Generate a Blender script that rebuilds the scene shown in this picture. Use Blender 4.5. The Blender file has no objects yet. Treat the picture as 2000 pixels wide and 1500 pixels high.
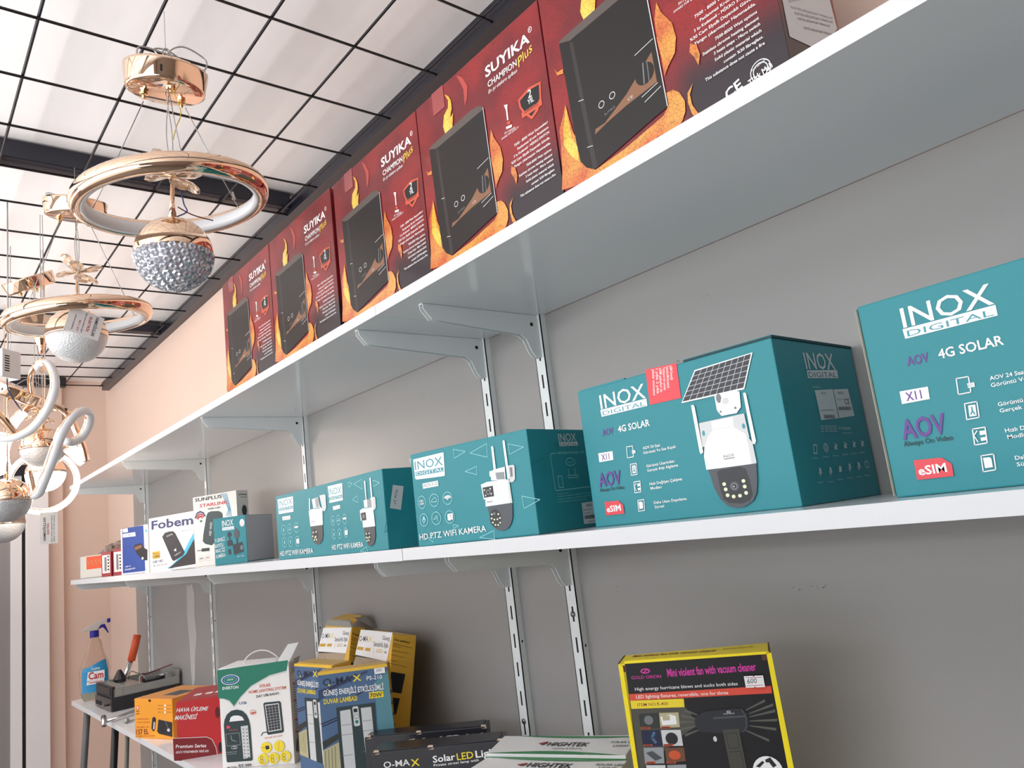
import bpy, bmesh, math, random
from mathutils import Vector, Matrix
# ------------------------------------------------------------------ camera, world, light
sc = bpy.context.scene
cd = bpy.data.cameras.new('camera'); cam = bpy.data.objects.new('camera', cd); sc.collection.objects.link(cam); sc.camera = cam
cd.sensor_width = 36; cd.lens = 1469.525/2000*36; cd.clip_start = .02
yaw, pit, rol = .70686514, .17991037, -.12099324
fw = Vector((math.sin(yaw)*math.cos(pit), math.cos(yaw)*math.cos(pit), math.sin(pit))); rt = Vector((math.cos(yaw), -math.sin(yaw), 0)); up = rt.cross(fw)
r2 = rt*math.cos(rol)+up*math.sin(rol); u2 = up*math.cos(rol)-rt*math.sin(rol)
cam.matrix_world = Matrix(((r2.x,u2.x,-fw.x,-.9),(r2.y,u2.y,-fw.y,0),(r2.z,u2.z,-fw.z,0),(0,0,0,1)))
W = bpy.data.worlds.new('world'); sc.world = W; W.use_nodes = True
W.node_tree.nodes['Background'].inputs[0].default_value = (.80,.88,1,1); W.node_tree.nodes['Background'].inputs[1].default_value = .5
def area(name, loc, rot, sx, sy, power, col):
    l = bpy.data.lights.new(name, 'AREA'); l.shape = 'RECTANGLE'; l.size = sx; l.size_y = sy; l.energy = power; l.color = col
    o = bpy.data.objects.new(name, l); sc.collection.objects.link(o); o.location = loc; o.rotation_euler = rot; return o
area('window_daylight', (-3.76,1.0,.35), (0,-math.pi/2,0), .9, 5.6, 27, (.92,.96,1))
area('added_upward_fill', (-3.3,1.2,-1.1), (0,-2.3,0), 1.2, 5.2, 14, (1,.985,.97))  # unseen fill light added low on the window side, tilted up towards the ceiling
area('added_ceiling_fill', (-2.0,1.9,.18), (0,-math.pi*.93,0), .7, 5.0, 70, (1,.99,.985))  # added area light out of view, no real fixture; brightens the ceiling
sc.view_settings.view_transform = 'Standard'; sc.view_settings.look = 'None'; sc.view_settings.exposure = 0.47; sc.view_settings.gamma = 1; sc.view_settings.use_curve_mapping = False
# measured boxes (x, y, z, yaw, width, depth, height, lean, roll), flat prints in face coordinates and hanging points
BOX={
'S1':(-.28,1.756,.366,0,.29,.12,.277,0,0),
'S2':(-.28,1.4635,.366,0,.29,.12,.277,0,0),
'S3':(-.28,1.161,.366,0,.284,.12,.275,0,0),
'S4':(-.28,.875,.366,0,.287,.12,.275,0,0),
'S5':(-.28,.586,.366,0,.298,.12,.275,0,0),
'X11':(-.2126,.6777,-.0195,.0387,.2765,.1854,.1731,0,0),
'X11b':(-.219,.302,-.0195,0,.277,.185,.174,0,0),
'X102':(-.2995,.9543,-.0195,.1525,.2301,.2,.1348,0,0),
'B3':(-.297,1.2402,-.0195,-.0224,.2034,.2,.125,0,0),
'B4':(-.2889,1.4903,-.0195,0,.244,.2,.1263,0,0),
'car':(-.2312,2.0515,-.0195,.6626,.0942,.1313,.1203,0,0),
'sun':(-.2019,2.3112,-.0195,.4093,.1753,.0428,.2,0,0),
'fob':(-.2135,2.75,-.0195,.3093,.2424,.08,.1741,0,0),
'blue':(-.233,3.059,-.0195,.1885,.2125,.08,.162,0,0),
'ev':(-.2644,1.965,-.492,.6989,.1844,.0437,.2277,0,0),
'qA':(-.2486,1.5454,-.492,.1356,.1329,.045,.2628,0,0),
'qB':(-.2799,1.369,-.492,.8688,.1269,.0335,.2639,0,0),
'hava':(-.3084,2.1689,-.492,1.0337,.1151,.1892,.1395,0,0),
'or':(-.3095,2.59,-.492,.3619,.1743,.16,.1094,0,0),
'fan':(-.2287,.6458,-.492,.572,.1705,.049,.3146,-.008,-.023),
'D':(-.1339,1.5747,-.4865,-.1869,.1967,.05,.2985,.1886,-.011),
'C':(-.1398,1.7527,-.4865,.0208,.131,.0344,.3035,.2023,.0053),
'E2':(-.2971,1.1524,-.492,.7729,.209,.0521,.1615,0,0),
'E1':(-.239,1.2866,-.492,.7513,.2172,.0443,.1519,0,0)}
ART={
'heater':[('P','hazeflame',[(.1095,.2713),(.1227,.26),(.1316,.2417),(.1274,.225),(.1203,.2169),(.122,.2423)]),('T','SUYIKA','white',(.1724,.231),(.265,.2289),.0149,1,0),('T','CHAMPION','white',(.1746,.2148),(.2362,.2126),.0089,.4,0),('T','Plus','yellow',(.239,.2076),(.2674,.2148),.0131,0,.3),('T','En iyi elektro aylban','white',(.174,.2059),(.2345,.2036),.0051,0,.3),('C','white',(.2682,.2442),.0035,.0039,1),('T','R','white',(.2665,.2431),(.2694,.2428),.003,0,0),('P','emberred',[(.2299,.1662),(.2525,.1715),(.2747,.1674),(.2716,.1439),(.2631,.1333),(.2508,.1279),(.237,.1428),(.2304,.1555)]),('P','black',[(.2331,.1633),(.2524,.1677),(.271,.1654),(.2688,.1475),(.2598,.1372),(.2508,.1324),(.2395,.1446),(.234,.1546)]),('P','emberred',[(.2329,.1459),(.2722,.144),(.272,.1369),(.2334,.1383)]),('T','2','white',(.249,.1579),(.2556,.1575),.0108,.5,0),('T','YIL','white',(.2466,.1502),(.2586,.1497),.0065,.5,0),('T','GARANTİ','black',(.2384,.1421),(.2645,.1403),.004,.5,0),('P','white',[(.2019,.1739),(.2092,.1712),(.2077,.1665),(.2071,.1498),(.2044,.1508),(.2048,.1648)]),('P','emberred',[(.2034,.1488),(.2101,.1469),(.2103,.1428),(.2041,.1443)]),('P','white',[(.2007,.143),(.2125,.1408),(.2118,.1372),(.2007,.1398)]),('T','2011 EUROPE','white',(.1959,.1348),(.2178,.132),.0027,0,0),('T','AWARD FOR QUALITY','white',(.189,.1298),(.2245,.1294),.0027,0,0),('T','7500 - 8000 Watt Seçenekleri','white',(.2122,.109),(.2772,.1092),.0034,.35,0),('T','Paslanmaz Krom Rezistans','white',(.2173,.1017),(.2773,.1024),.0034,.35,0),('T','3 Isı Kademeli - MİKRO SWITCH','white',(.2087,.0951),(.2775,.0955),.0034,.35,0),('T','%30 Cam Elyaflı Dayanıklı Gövde.','white',(.2024,.0884),(.2775,.0884),.0034,.35,0),('T','Yangın çıkarmayan Hammadde.','white',(.2064,.0817),(.2774,.0812),.0034,.35,0),('T','7500-8000 Watt options','white',(.2299,.0728),(.2771,.0727),.0033,.35,0),('T','Stainless chrome heating element','white',(.2136,.0658),(.2776,.0658),.0033,.35,0),('T','3 heats steps - Micro switch','white',(.2259,.0593),(.2777,.0595),.0033,.35,0),('T','Solid plastic material which','white',(.2255,.0526),(.2777,.0525),.0033,.35,0),('T','contain %30 fibreglass.','white',(.2345,.0453),(.2783,.046),.0032,.35,0),('T','This substance does not cause a fire','white',(.2114,.0386),(.2785,.039),.0034,.35,0),('P','flame',[(-.0034,.0163),(.0019,.0415),(.0055,.0742),(.006,.09),(.0168,.1063),(.0218,.1167),(.024,.0987),(.0276,.0769),(.0341,.0586),(.0338,.0365),(.053,.0168),(.0991,.0204),(.1564,.0307),(.1647,.0386),(.1643,.0526),(.1727,.0515),(.1799,.0444),(.1843,.0325),(.1828,.0211),(.1779,.0141),(.1706,.0079),(.1509,.0013),(.051,.0062)]),('P','flame',[(.1798,.0084),(.1931,.0081),(.1896,.0164),(.1876,.0292),(.1891,.0386),(.1968,.0449),(.1915,.0356),(.1921,.0233),(.1975,.0113),(.1995,.0036)]),('P','yellowflame',[(.0216,.1111),(.0235,.0898),(.024,.0716),(.0313,.0553),(.0296,.0381),(.0184,.0512),(.0099,.068),(.0126,.0874)]),('P','yellowflame',[(.0781,.2579),(.0867,.2503),(.0913,.241),(.0912,.2285),(.0847,.2171),(.0932,.2201),(.0864,.1947),(.0697,.1981),(.0659,.212),(.071,.2277),(.0827,.2342),(.0846,.2446)]),('P','flame',[(.1709,.155),(.1745,.1406),(.1853,.1213),(.1871,.1033),(.1827,.088),(.1724,.0793),(.1655,.071),(.1657,.0936),(.1637,.1133),(.1651,.1379)]),('P','flame',[(.2021,.0871),(.2089,.0809),(.2108,.0691),(.2071,.0591),(.2042,.07),(.1995,.0782)]),('P','flame',[(.0123,.1684),(.0159,.1621),(.026,.161),(.0256,.1549),(.0152,.1582)]),('P','heatergrey',[(.0252,.1956),(.0296,.1981),(.133,.2028),(.1494,.2006),(.1592,.1947),(.1581,.1901),(.0433,.1882)]),('P','heaterblack',[(.0258,.1948),(.0433,.1882),(.1581,.1905),(.1614,.1905),(.1633,.0375),(.1445,.0345),(.0531,.0174),(.0406,.0252),(.0327,.0365),(.0303,.0646)]),('P','heaterside',[(.0423,.1868),(.0479,.1841),(.057,.0188),(.0499,.0197)]),('L','palegrey',.0012,0,[(.1599,.1928),(.1631,.0382)]),('P','bronze',[(.0604,.0572),(.0625,.063),(.0776,.0631),(.1134,.0789),(.1547,.106),(.1553,.0703),(.1111,.0666),(.0809,.0618)]),('C','heaterblack',(.1416,.0878),.0131,.012,0),('L','grey',.0016,0,[(.1414,.1005),(.139,.0774)]),('L','grey',.001,0,[(.1468,.0981),(.1459,.0764)]),('C','palegrey',(.0766,.0864),.0046,.0043,1),('C','palegrey',(.0938,.0883),.0045,.0042,1),('L','palegrey',.0008,0,[(.0432,.1083),(.0511,.1065)]),('L','palegrey',.0008,0,[(.0463,.048),(.0547,.0461)]),('L','palegrey',.0008,0,[(.1328,.1147),(.159,.1189)]),('L','palegrey',.0008,0,[(.1333,.0645),(.156,.0689)]),('L','palegrey',.0008,0,[(.1359,.0571),(.1593,.063)]),('T','SUYIKA','grey',(.079,.0706),(.0958,.0727),.0028,.3,0),('T','CE','palegrey',(.1141,.07),(.1219,.0706),.0034,0,0)],
'heater5':[('T','CE','white',(.2307,.0077),(.2489,.0123),.0105,1,0),('C','white',(.2692,.0178),.0109,.0106,1),('C','white',(.2692,.0178),.008,.0078,1),('T','Türk Malı','white',(.2559,.0091),(.2814,.0143),.0059,1,0),('T','Yerli Sermaye','white',(.2603,.021),(.2758,.0244),.0022,.3,0)],
'heaterside':[('P','palelabel',[(.0084,.0855),(.1104,.1375),(.1148,.0843),(.0636,.0425),(.0078,.0375)]),('T','ELEKTRİK BAĞLANTILARI TOPRAKLI HAT','ink',(.0202,.0773),(.0826,.1086),.0024,0,0),('T','ELEKTRİK BAĞLANTILARI TOPRAKLI HAT','ink',(.0226,.0725),(.1104,.0932),.0024,0,0),('T','ELEKTRİK BAĞLANTILARI TOPRAKLI HAT','ink',(.0278,.068),(.1084,.0881),.0025,0,0),('T','ELEKTRİK BAĞLANTILARI TOPRAKLI HAT','ink',(.0318,.0639),(.0992,.0804),.0024,0,0),('T','ELEKTRİK BAĞLANTILARI TOPRAKLI HAT','ink',(.0406,.0573),(.1021,.0719),.0024,0,0)],
'x11':[('T','INOX','white',(.0361,.1442),(.1077,.1444),.0175,.35,0),('P','white',[(.0349,.1432),(.1082,.1432),(.108,.1344),(.0356,.1344)]),('T','DIGITAL','teal',(.038,.1357),(.1055,.1353),.0053,0,0),('T','AOV','purple',(.0327,.1106),(.0508,.1105),.0081,.8,0),('T','4G SOLAR','white',(.0586,.1108),(.1077,.1107),.0079,.8,0),('P','white',[(.0215,.0905),(.0451,.0899),(.0446,.0792),(.0213,.0793)]),('T','X11','purple',(.0256,.0811),(.0388,.081),.0074,.8,0),('T','AOV 24 Saat','white',(.092,.0848),(.1176,.0847),.0033,.5,0),('T','Görüntü Ve Ses Kaydı','white',(.0917,.0792),(.1385,.0797),.0032,.5,0),('T','Görüntü Üzerinden','white',(.0934,.0633),(.1339,.0638),.0032,.5,0),('T','Gerçek Kişi Algılama','white',(.0936,.0581),(.1382,.0587),.0031,.5,0),('T','Hızlı Değişen Çalışma','white',(.0941,.0421),(.1406,.0427),.0032,.5,0),('T','Modları','white',(.0947,.0369),(.111,.0371),.0031,.5,0),('T','Daha Uzun Depolama','white',(.0964,.0201),(.1424,.0204),.0031,.5,0),('T','Süresi','white',(.0966,.0149),(.1104,.0154),.0031,.5,0),('L','white',.0009,1,[(.0681,.0916),(.0774,.0913),(.0765,.0784),(.0671,.0784)]),('L','white',.0009,1,[(.07,.0701),(.0793,.07),(.0783,.0572),(.069,.057)]),('L','white',.0009,1,[(.0715,.0487),(.0808,.0488),(.0798,.0361),(.0705,.0358)]),('L','white',.0009,1,[(.0732,.0266),(.0824,.0268),(.0814,.0143),(.0722,.0138)]),('P','white',[(.0752,.0859),(.0806,.0858),(.0804,.0822),(.0752,.0822)]),('T','AOV','teal',(.0751,.0828),(.0798,.0829),.0025,.3,0),('P','white',[(.0723,.0681),(.0777,.0679),(.0769,.0589),(.0715,.059)]),('L','teal',.0012,0,[(.0747,.0664),(.0746,.0634),(.0729,.0607)]),('L','teal',.0012,0,[(.0746,.0634),(.0757,.0604)]),('P','white',[(.0762,.0463),(.0801,.0462),(.0799,.043),(.076,.0429)]),('L','white',.0008,0,[(.0746,.0468),(.0715,.0434),(.0734,.0379)]),('P','white',[(.0759,.041),(.0798,.041),(.0795,.0384),(.0759,.0382)]),('P','white',[(.0743,.0248),(.0791,.0247),(.0802,.0233),(.0799,.0166),(.0741,.0164)]),('T','AOV','purple',(.0163,.0489),(.0527,.0488),.0169,.9,0),('T','Always On Video','ink',(.0157,.0428),(.0557,.0425),.0044,.2,0),('P','sticker',[(.021,.0301),(.0434,.0294),(.0504,.0234),(.0499,.0131),(.0207,.0133)]),('T','eSIM','white',(.023,.017),(.0457,.0173),.0074,.9,0),('P','white',[(.1563,.1279),(.1804,.1608),(.2539,.163),(.2369,.127)]),('P','solar',[(.1583,.1294),(.1811,.1593),(.2518,.162),(.2362,.1289)]),('L','palegrey',.0005,0,[(.1675,.1293),(.1894,.1596)]),('L','palegrey',.0005,0,[(.1765,.1292),(.1976,.1599)]),('L','palegrey',.0005,0,[(.1854,.1292),(.2057,.1603)]),('L','palegrey',.0005,0,[(.1942,.1291),(.2136,.1606)]),('L','palegrey',.0005,0,[(.2029,.1291),(.2215,.1609)]),('L','palegrey',.0005,0,[(.2114,.129),(.2292,.1612)]),('L','palegrey',.0005,0,[(.2198,.129),(.2368,.1614)]),('L','palegrey',.0005,0,[(.228,.1289),(.2444,.1617)]),('L','palegrey',.0005,0,[(.1621,.1344),(.2388,.1344)]),('L','palegrey',.0005,0,[(.166,.1394),(.2414,.14)]),('L','palegrey',.0005,0,[(.1698,.1444),(.244,.1455)]),('L','palegrey',.0005,0,[(.1736,.1494),(.2466,.151)]),('L','palegrey',.0005,0,[(.1774,.1544),(.2492,.1565)]),('P','white',[(.2002,.127),(.2252,.1278),(.2311,.1258),(.2296,.1093),(.2234,.104),(.2048,.1043),(.2002,.1115)]),('C','grey',(.205,.1237),.0033,.0051,0),('C','white',(.2127,.1192),.006,.0054,0),('C','palegrey',(.2127,.1192),.0042,.0037,0),('C','grey',(.2047,.1089),.0013,.0012,0),('C','grey',(.223,.1097),.0015,.0014,0),('P','white',[(.1687,.1229),(.1714,.1233),(.1731,.1212),(.1745,.0692),(.1711,.0676),(.17,.0699)]),('P','white',[(.235,.123),(.2366,.1236),(.2383,.1223),(.2401,.0712),(.238,.0682),(.2357,.0694)]),('P','palegrey',[(.1752,.1016),(.232,.102),(.2333,.0761),(.1746,.0751)]),('C','teal',(.1791,.0897),.0018,.0031,0),('C','teal',(.229,.089),.0019,.0029,0),('P','white',[(.1909,.1006),(.2179,.1009),(.2169,.0877),(.1904,.0884)]),('L','palegrey',.0006,0,[(.1905,.0913),(.2165,.0915)]),('P','white',[(.1888,.0898),(.2001,.0906),(.2173,.0897),(.2293,.0808),(.2358,.0707),(.2365,.049),(.2285,.0484),(.1749,.0499),(.1747,.0648),(.1777,.0758),(.1837,.0845)]),('P','palegrey',[(.2293,.0808),(.2358,.0707),(.2365,.049),(.2305,.0488),(.2306,.0685)]),('T','INOX','ink',(.1989,.0593),(.2121,.0598),.003,0,0),('L','ink',.0007,0,[(.1993,.058),(.212,.0583)]),('P','camgrey',[(.1775,.0496),(.236,.0487),(.2339,.0315),(.2305,.0187),(.2249,.0111),(.2146,.0063),(.2031,.0059),(.194,.0091),(.1866,.0166),(.181,.0292)]),('P','camblack',[(.1877,.046),(.1927,.0476),(.2171,.0481),(.2231,.0445),(.2254,.0325),(.2258,.0176),(.2212,.0115),(.2114,.0095),(.1964,.0116),(.1905,.0162),(.1885,.0267)]),('C','camgrey',(.206,.0284),.0056,.005,0),('C','grey',(.206,.0284),.0039,.0035,0),('C','black',(.206,.0284),.0026,.0023,0),('C','palegrey',(.2055,.0282),.001,.0008,0),('C','led',(.1942,.032),.0023,.002,0),('C','led',(.195,.0263),.0023,.002,0),('C','led',(.1961,.0199),.0023,.002,0),('C','led',(.2031,.0178),.0023,.002,0),('C','led',(.2108,.0179),.0022,.0019,0),('C','led',(.2186,.02),.0022,.002,0),('C','led',(.2182,.0267),.0022,.002,0),('C','led',(.2179,.0326),.0022,.0019,0)],
'x11k':[('P','sticker',[(.1132,.1769),(.158,.1745),(.1566,.1339),(.1118,.1346)]),('T','eSIM Desteği','white',(.1482,.1735),(.1468,.1569),.0035,.2,0),('T','Kamerada eSIM bulunmaktadır','white',(.1432,.1737),(.1402,.1486),.0036,.2,0),('T','Türkiyenin her yerinde','white',(.1382,.1739),(.135,.1475),.0036,.2,0),('T','eSIM paketleri ile','white',(.1332,.1742),(.1297,.1463),.0036,.2,0),('T','1 yıllık 2 yıllık','white',(.1281,.1744),(.1244,.1452),.0037,.2,0),('T','planlar mevcuttur','white',(.123,.1746),(.119,.144),.0037,.2,0)],
'x11s':[('T','INOX','palelabel',(.0626,.1427),(.133,.1454),.0184,.35,0),('P','palelabel',[(.063,.141),(.1359,.1448),(.1353,.1353),(.0622,.1325)]),('T','DIGITAL','teald',(.0655,.1337),(.1322,.1363),.0058,0,0),('T','Model No:','palelabel',(.0699,.1223),(.0874,.1225),.0018,0,0),('P','palelabel',[(.072,.1194),(.1155,.1218),(.1157,.0888),(.0735,.0867)]),('P','palelabel',[(.1169,.1215),(.1539,.1233),(.1571,.0918),(.1173,.089)]),('T','INOX','ink',(.086,.1153),(.0972,.1156),.0025,.3,0),('T','INOX','ink',(.1263,.1163),(.1405,.1168),.003,.3,0),('T','CE','ink',(.1386,.1051),(.1516,.1053),.0064,.3,0),('T','MODEL: INOX X11','ink',(.1207,.1096),(.1375,.1099),.0013,0,0),('T','INOX44TR2007SXX','ink',(.0784,.0968),(.107,.0974),.0014,0,0),('P','ink',[(.0821,.0924),(.0828,.0924),(.0826,.0886),(.082,.0886)]),('P','ink',[(.0832,.0924),(.0838,.0925),(.0837,.0886),(.0831,.0886)]),('P','ink',[(.0843,.0925),(.0849,.0925),(.0848,.0886),(.0842,.0886)]),('P','ink',[(.0865,.0925),(.0871,.0925),(.087,.0886),(.0863,.0886)]),('P','ink',[(.0876,.0925),(.0882,.0925),(.0881,.0886),(.0874,.0886)]),('P','ink',[(.0887,.0925),(.0893,.0925),(.0892,.0886),(.0885,.0886)]),('P','ink',[(.0898,.0925),(.0904,.0925),(.0903,.0886),(.0896,.0886)]),('P','ink',[(.092,.0925),(.0926,.0925),(.0925,.0886),(.0918,.0886)]),('P','ink',[(.0931,.0925),(.0937,.0925),(.0936,.0886),(.0929,.0886)]),('P','ink',[(.0942,.0925),(.0948,.0925),(.0947,.0886),(.094,.0886)]),('P','ink',[(.0953,.0925),(.096,.0925),(.0958,.0886),(.0952,.0886)]),('P','ink',[(.0975,.0925),(.0982,.0925),(.098,.0886),(.0974,.0886)]),('P','ink',[(.0986,.0925),(.0993,.0925),(.0992,.0886),(.0985,.0886)]),('P','ink',[(.0997,.0925),(.1004,.0925),(.1003,.0886),(.0996,.0886)]),('P','ink',[(.1009,.0925),(.1015,.0925),(.1014,.0886),(.1007,.0886)]),('P','ink',[(.1031,.0925),(.1038,.0925),(.1036,.0886),(.103,.0886)]),('P','ink',[(.1042,.0925),(.1049,.0925),(.1048,.0886),(.1041,.0886)]),('P','ink',[(.1054,.0925),(.106,.0925),(.1059,.0886),(.1052,.0886)]),('P','ink',[(.1202,.102),(.1209,.102),(.1207,.098),(.12,.098)]),('P','ink',[(.1214,.102),(.1221,.102),(.1219,.098),(.1212,.098)]),('P','ink',[(.1225,.102),(.1232,.102),(.1231,.098),(.1224,.098)]),('P','ink',[(.1249,.102),(.1256,.1021),(.1255,.0981),(.1247,.0981)]),('P','ink',[(.1261,.1021),(.1268,.1021),(.1266,.0981),(.1259,.0981)]),('P','ink',[(.1273,.1021),(.128,.1021),(.1278,.0981),(.1271,.0981)]),('P','ink',[(.1285,.1021),(.1292,.1021),(.129,.0981),(.1283,.0981)]),('P','ink',[(.1309,.1021),(.1316,.1021),(.1314,.0981),(.1307,.0981)]),('P','ink',[(.1321,.1021),(.1328,.1021),(.1326,.0981),(.1319,.0981)]),('P','ink',[(.1333,.1021),(.134,.1022),(.1338,.0981),(.1331,.0981)]),('P','ink',[(.1345,.1022),(.1352,.1022),(.135,.0981),(.1343,.0981)]),('P','ink',[(.1369,.1022),(.1376,.1022),(.1374,.0982),(.1367,.0982)]),('P','ink',[(.1381,.1022),(.1388,.1022),(.1386,.0982),(.1379,.0982)]),('P','ink',[(.1393,.1022),(.14,.1022),(.1398,.0982),(.1391,.0982)]),('P','ink',[(.1405,.1022),(.1412,.1022),(.1411,.0982),(.1403,.0982)]),('P','ink',[(.1429,.1023),(.1437,.1023),(.1435,.0982),(.1428,.0982)]),('P','ink',[(.1442,.1023),(.1449,.1023),(.1447,.0982),(.144,.0982)]),('P','ink',[(.1454,.1023),(.1461,.1023),(.1459,.0982),(.1452,.0982)]),('P','ink',[(.1466,.1023),(.1473,.1023),(.1472,.0983),(.1464,.0982)]),('P','ink',[(.1491,.1023),(.1498,.1023),(.1496,.0983),(.1489,.0983)]),('P','ink',[(.1503,.1023),(.151,.1024),(.1508,.0983),(.1501,.0983)]),('L','palelabel',.0005,1,[(.0684,.0803),(.0749,.0803),(.0732,.0743),(.0671,.0743)]),('L','palelabel',.001,0,[(.071,.0786),(.0706,.0759)]),('L','palelabel',.0005,1,[(.0782,.0803),(.0848,.0802),(.083,.0742),(.0768,.0742)]),('L','palelabel',.001,0,[(.0808,.0785),(.0803,.0758)]),('L','palelabel',.0005,1,[(.0881,.0802),(.0948,.0802),(.093,.0741),(.0867,.0741)]),('L','palelabel',.001,0,[(.0907,.0785),(.0903,.0757)]),('L','palelabel',.0005,1,[(.0974,.0802),(.1042,.0801),(.1024,.074),(.096,.074)]),('L','palelabel',.001,0,[(.1001,.0784),(.0996,.0756)]),('T','FC CE RoHS','palelabel',(.1094,.076),(.1376,.0758),.0029,.3,0),('T','Made in P.R.C','palelabel',(.1167,.0715),(.1378,.0709),.0016,0,0),('L','palelabel',.001,1,[(.0435,.0604),(.0504,.0602),(.0479,.0514),(.041,.0517)]),('T','Mobil izleme','palelabel',(.0354,.0462),(.0478,.0461),.0013,0,0),('C','palelabel',(.0696,.0569),.0054,.0047,1),('C','palelabel',(.0696,.0569),.0029,.0024,1),('T','Mobil izleme','palelabel',(.059,.0467),(.0719,.0467),.0014,0,0),('L','palelabel',.0012,0,[(.0911,.0607),(.0949,.0575),(.0892,.0545)]),('L','palelabel',.0012,0,[(.0966,.0595),(.0895,.0569),(.0953,.0547)]),('T','Mobil izleme','palelabel',(.0816,.0472),(.095,.0471),.0013,0,0),('L','palelabel',.0012,0,[(.1143,.0616),(.1183,.0583),(.1123,.0553)]),('L','palelabel',.0012,0,[(.12,.0604),(.1126,.0578),(.1187,.0555)]),('T','Mobil izleme','palelabel',(.1044,.0478),(.1184,.0477),.0014,0,0),('L','palelabel',.0012,0,[(.1363,.0622),(.1405,.0589),(.1343,.0558)]),('L','palelabel',.0012,0,[(.1423,.061),(.1346,.0583),(.1408,.056)]),('T','Mobil izleme','palelabel',(.126,.0482),(.1405,.0481),.0014,0,0),('L','palelabel',.0012,0,[(.1579,.0629),(.1622,.0595),(.1557,.0564)]),('L','palelabel',.0012,0,[(.1641,.0617),(.1561,.0589),(.1625,.0566)]),('T','Mobil izleme','palelabel',(.1472,.0486),(.1621,.0486),.0015,0,0),('C','palelabel',(.0467,.0338),.002,.0026,0),('L','palelabel',.0011,0,[(.0425,.032),(.0449,.0296),(.0493,.0317)]),('L','palelabel',.0011,0,[(.0449,.0296),(.0448,.0276)]),('T','Gece görüş','palelabel',(.036,.0212),(.0477,.0209),.0013,0,0),('C','palelabel',(.0697,.0336),.0021,.0026,0),('L','palelabel',.0011,0,[(.0653,.0317),(.0679,.0293),(.0724,.0314)]),('L','palelabel',.0011,0,[(.0679,.0293),(.0678,.0273)]),('T','Gece görüş','palelabel',(.0586,.0208),(.0707,.0204),.0013,0,0),('P','palelabel',[(.0899,.0361),(.0958,.0358),(.094,.0299),(.0881,.0302)]),('T','Gece görüş','palelabel',(.0808,.0217),(.0933,.0214),.0014,0,0),('C','palelabel',(.1157,.0355),.0023,.0028,0),('L','palelabel',.0011,0,[(.1109,.0336),(.1137,.0311),(.1186,.0333)]),('L','palelabel',.0011,0,[(.1137,.0311),(.1135,.029)]),('T','Gece görüş','palelabel',(.1036,.0222),(.1166,.0219),.0014,0,0),('C','palelabel',(.1386,.036),.0024,.0028,0),('L','palelabel',.0011,0,[(.1337,.0341),(.1365,.0315),(.1416,.0338)]),('L','palelabel',.0011,0,[(.1365,.0315),(.1363,.0294)]),('T','Gece görüş','palelabel',(.126,.0225),(.1395,.0221),.0013,0,0),('C','palelabel',(.1589,.0354),.0049,.0043,1),('T','Gece görüş','palelabel',(.1464,.023),(.1604,.0227),.0014,0,0)],
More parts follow.
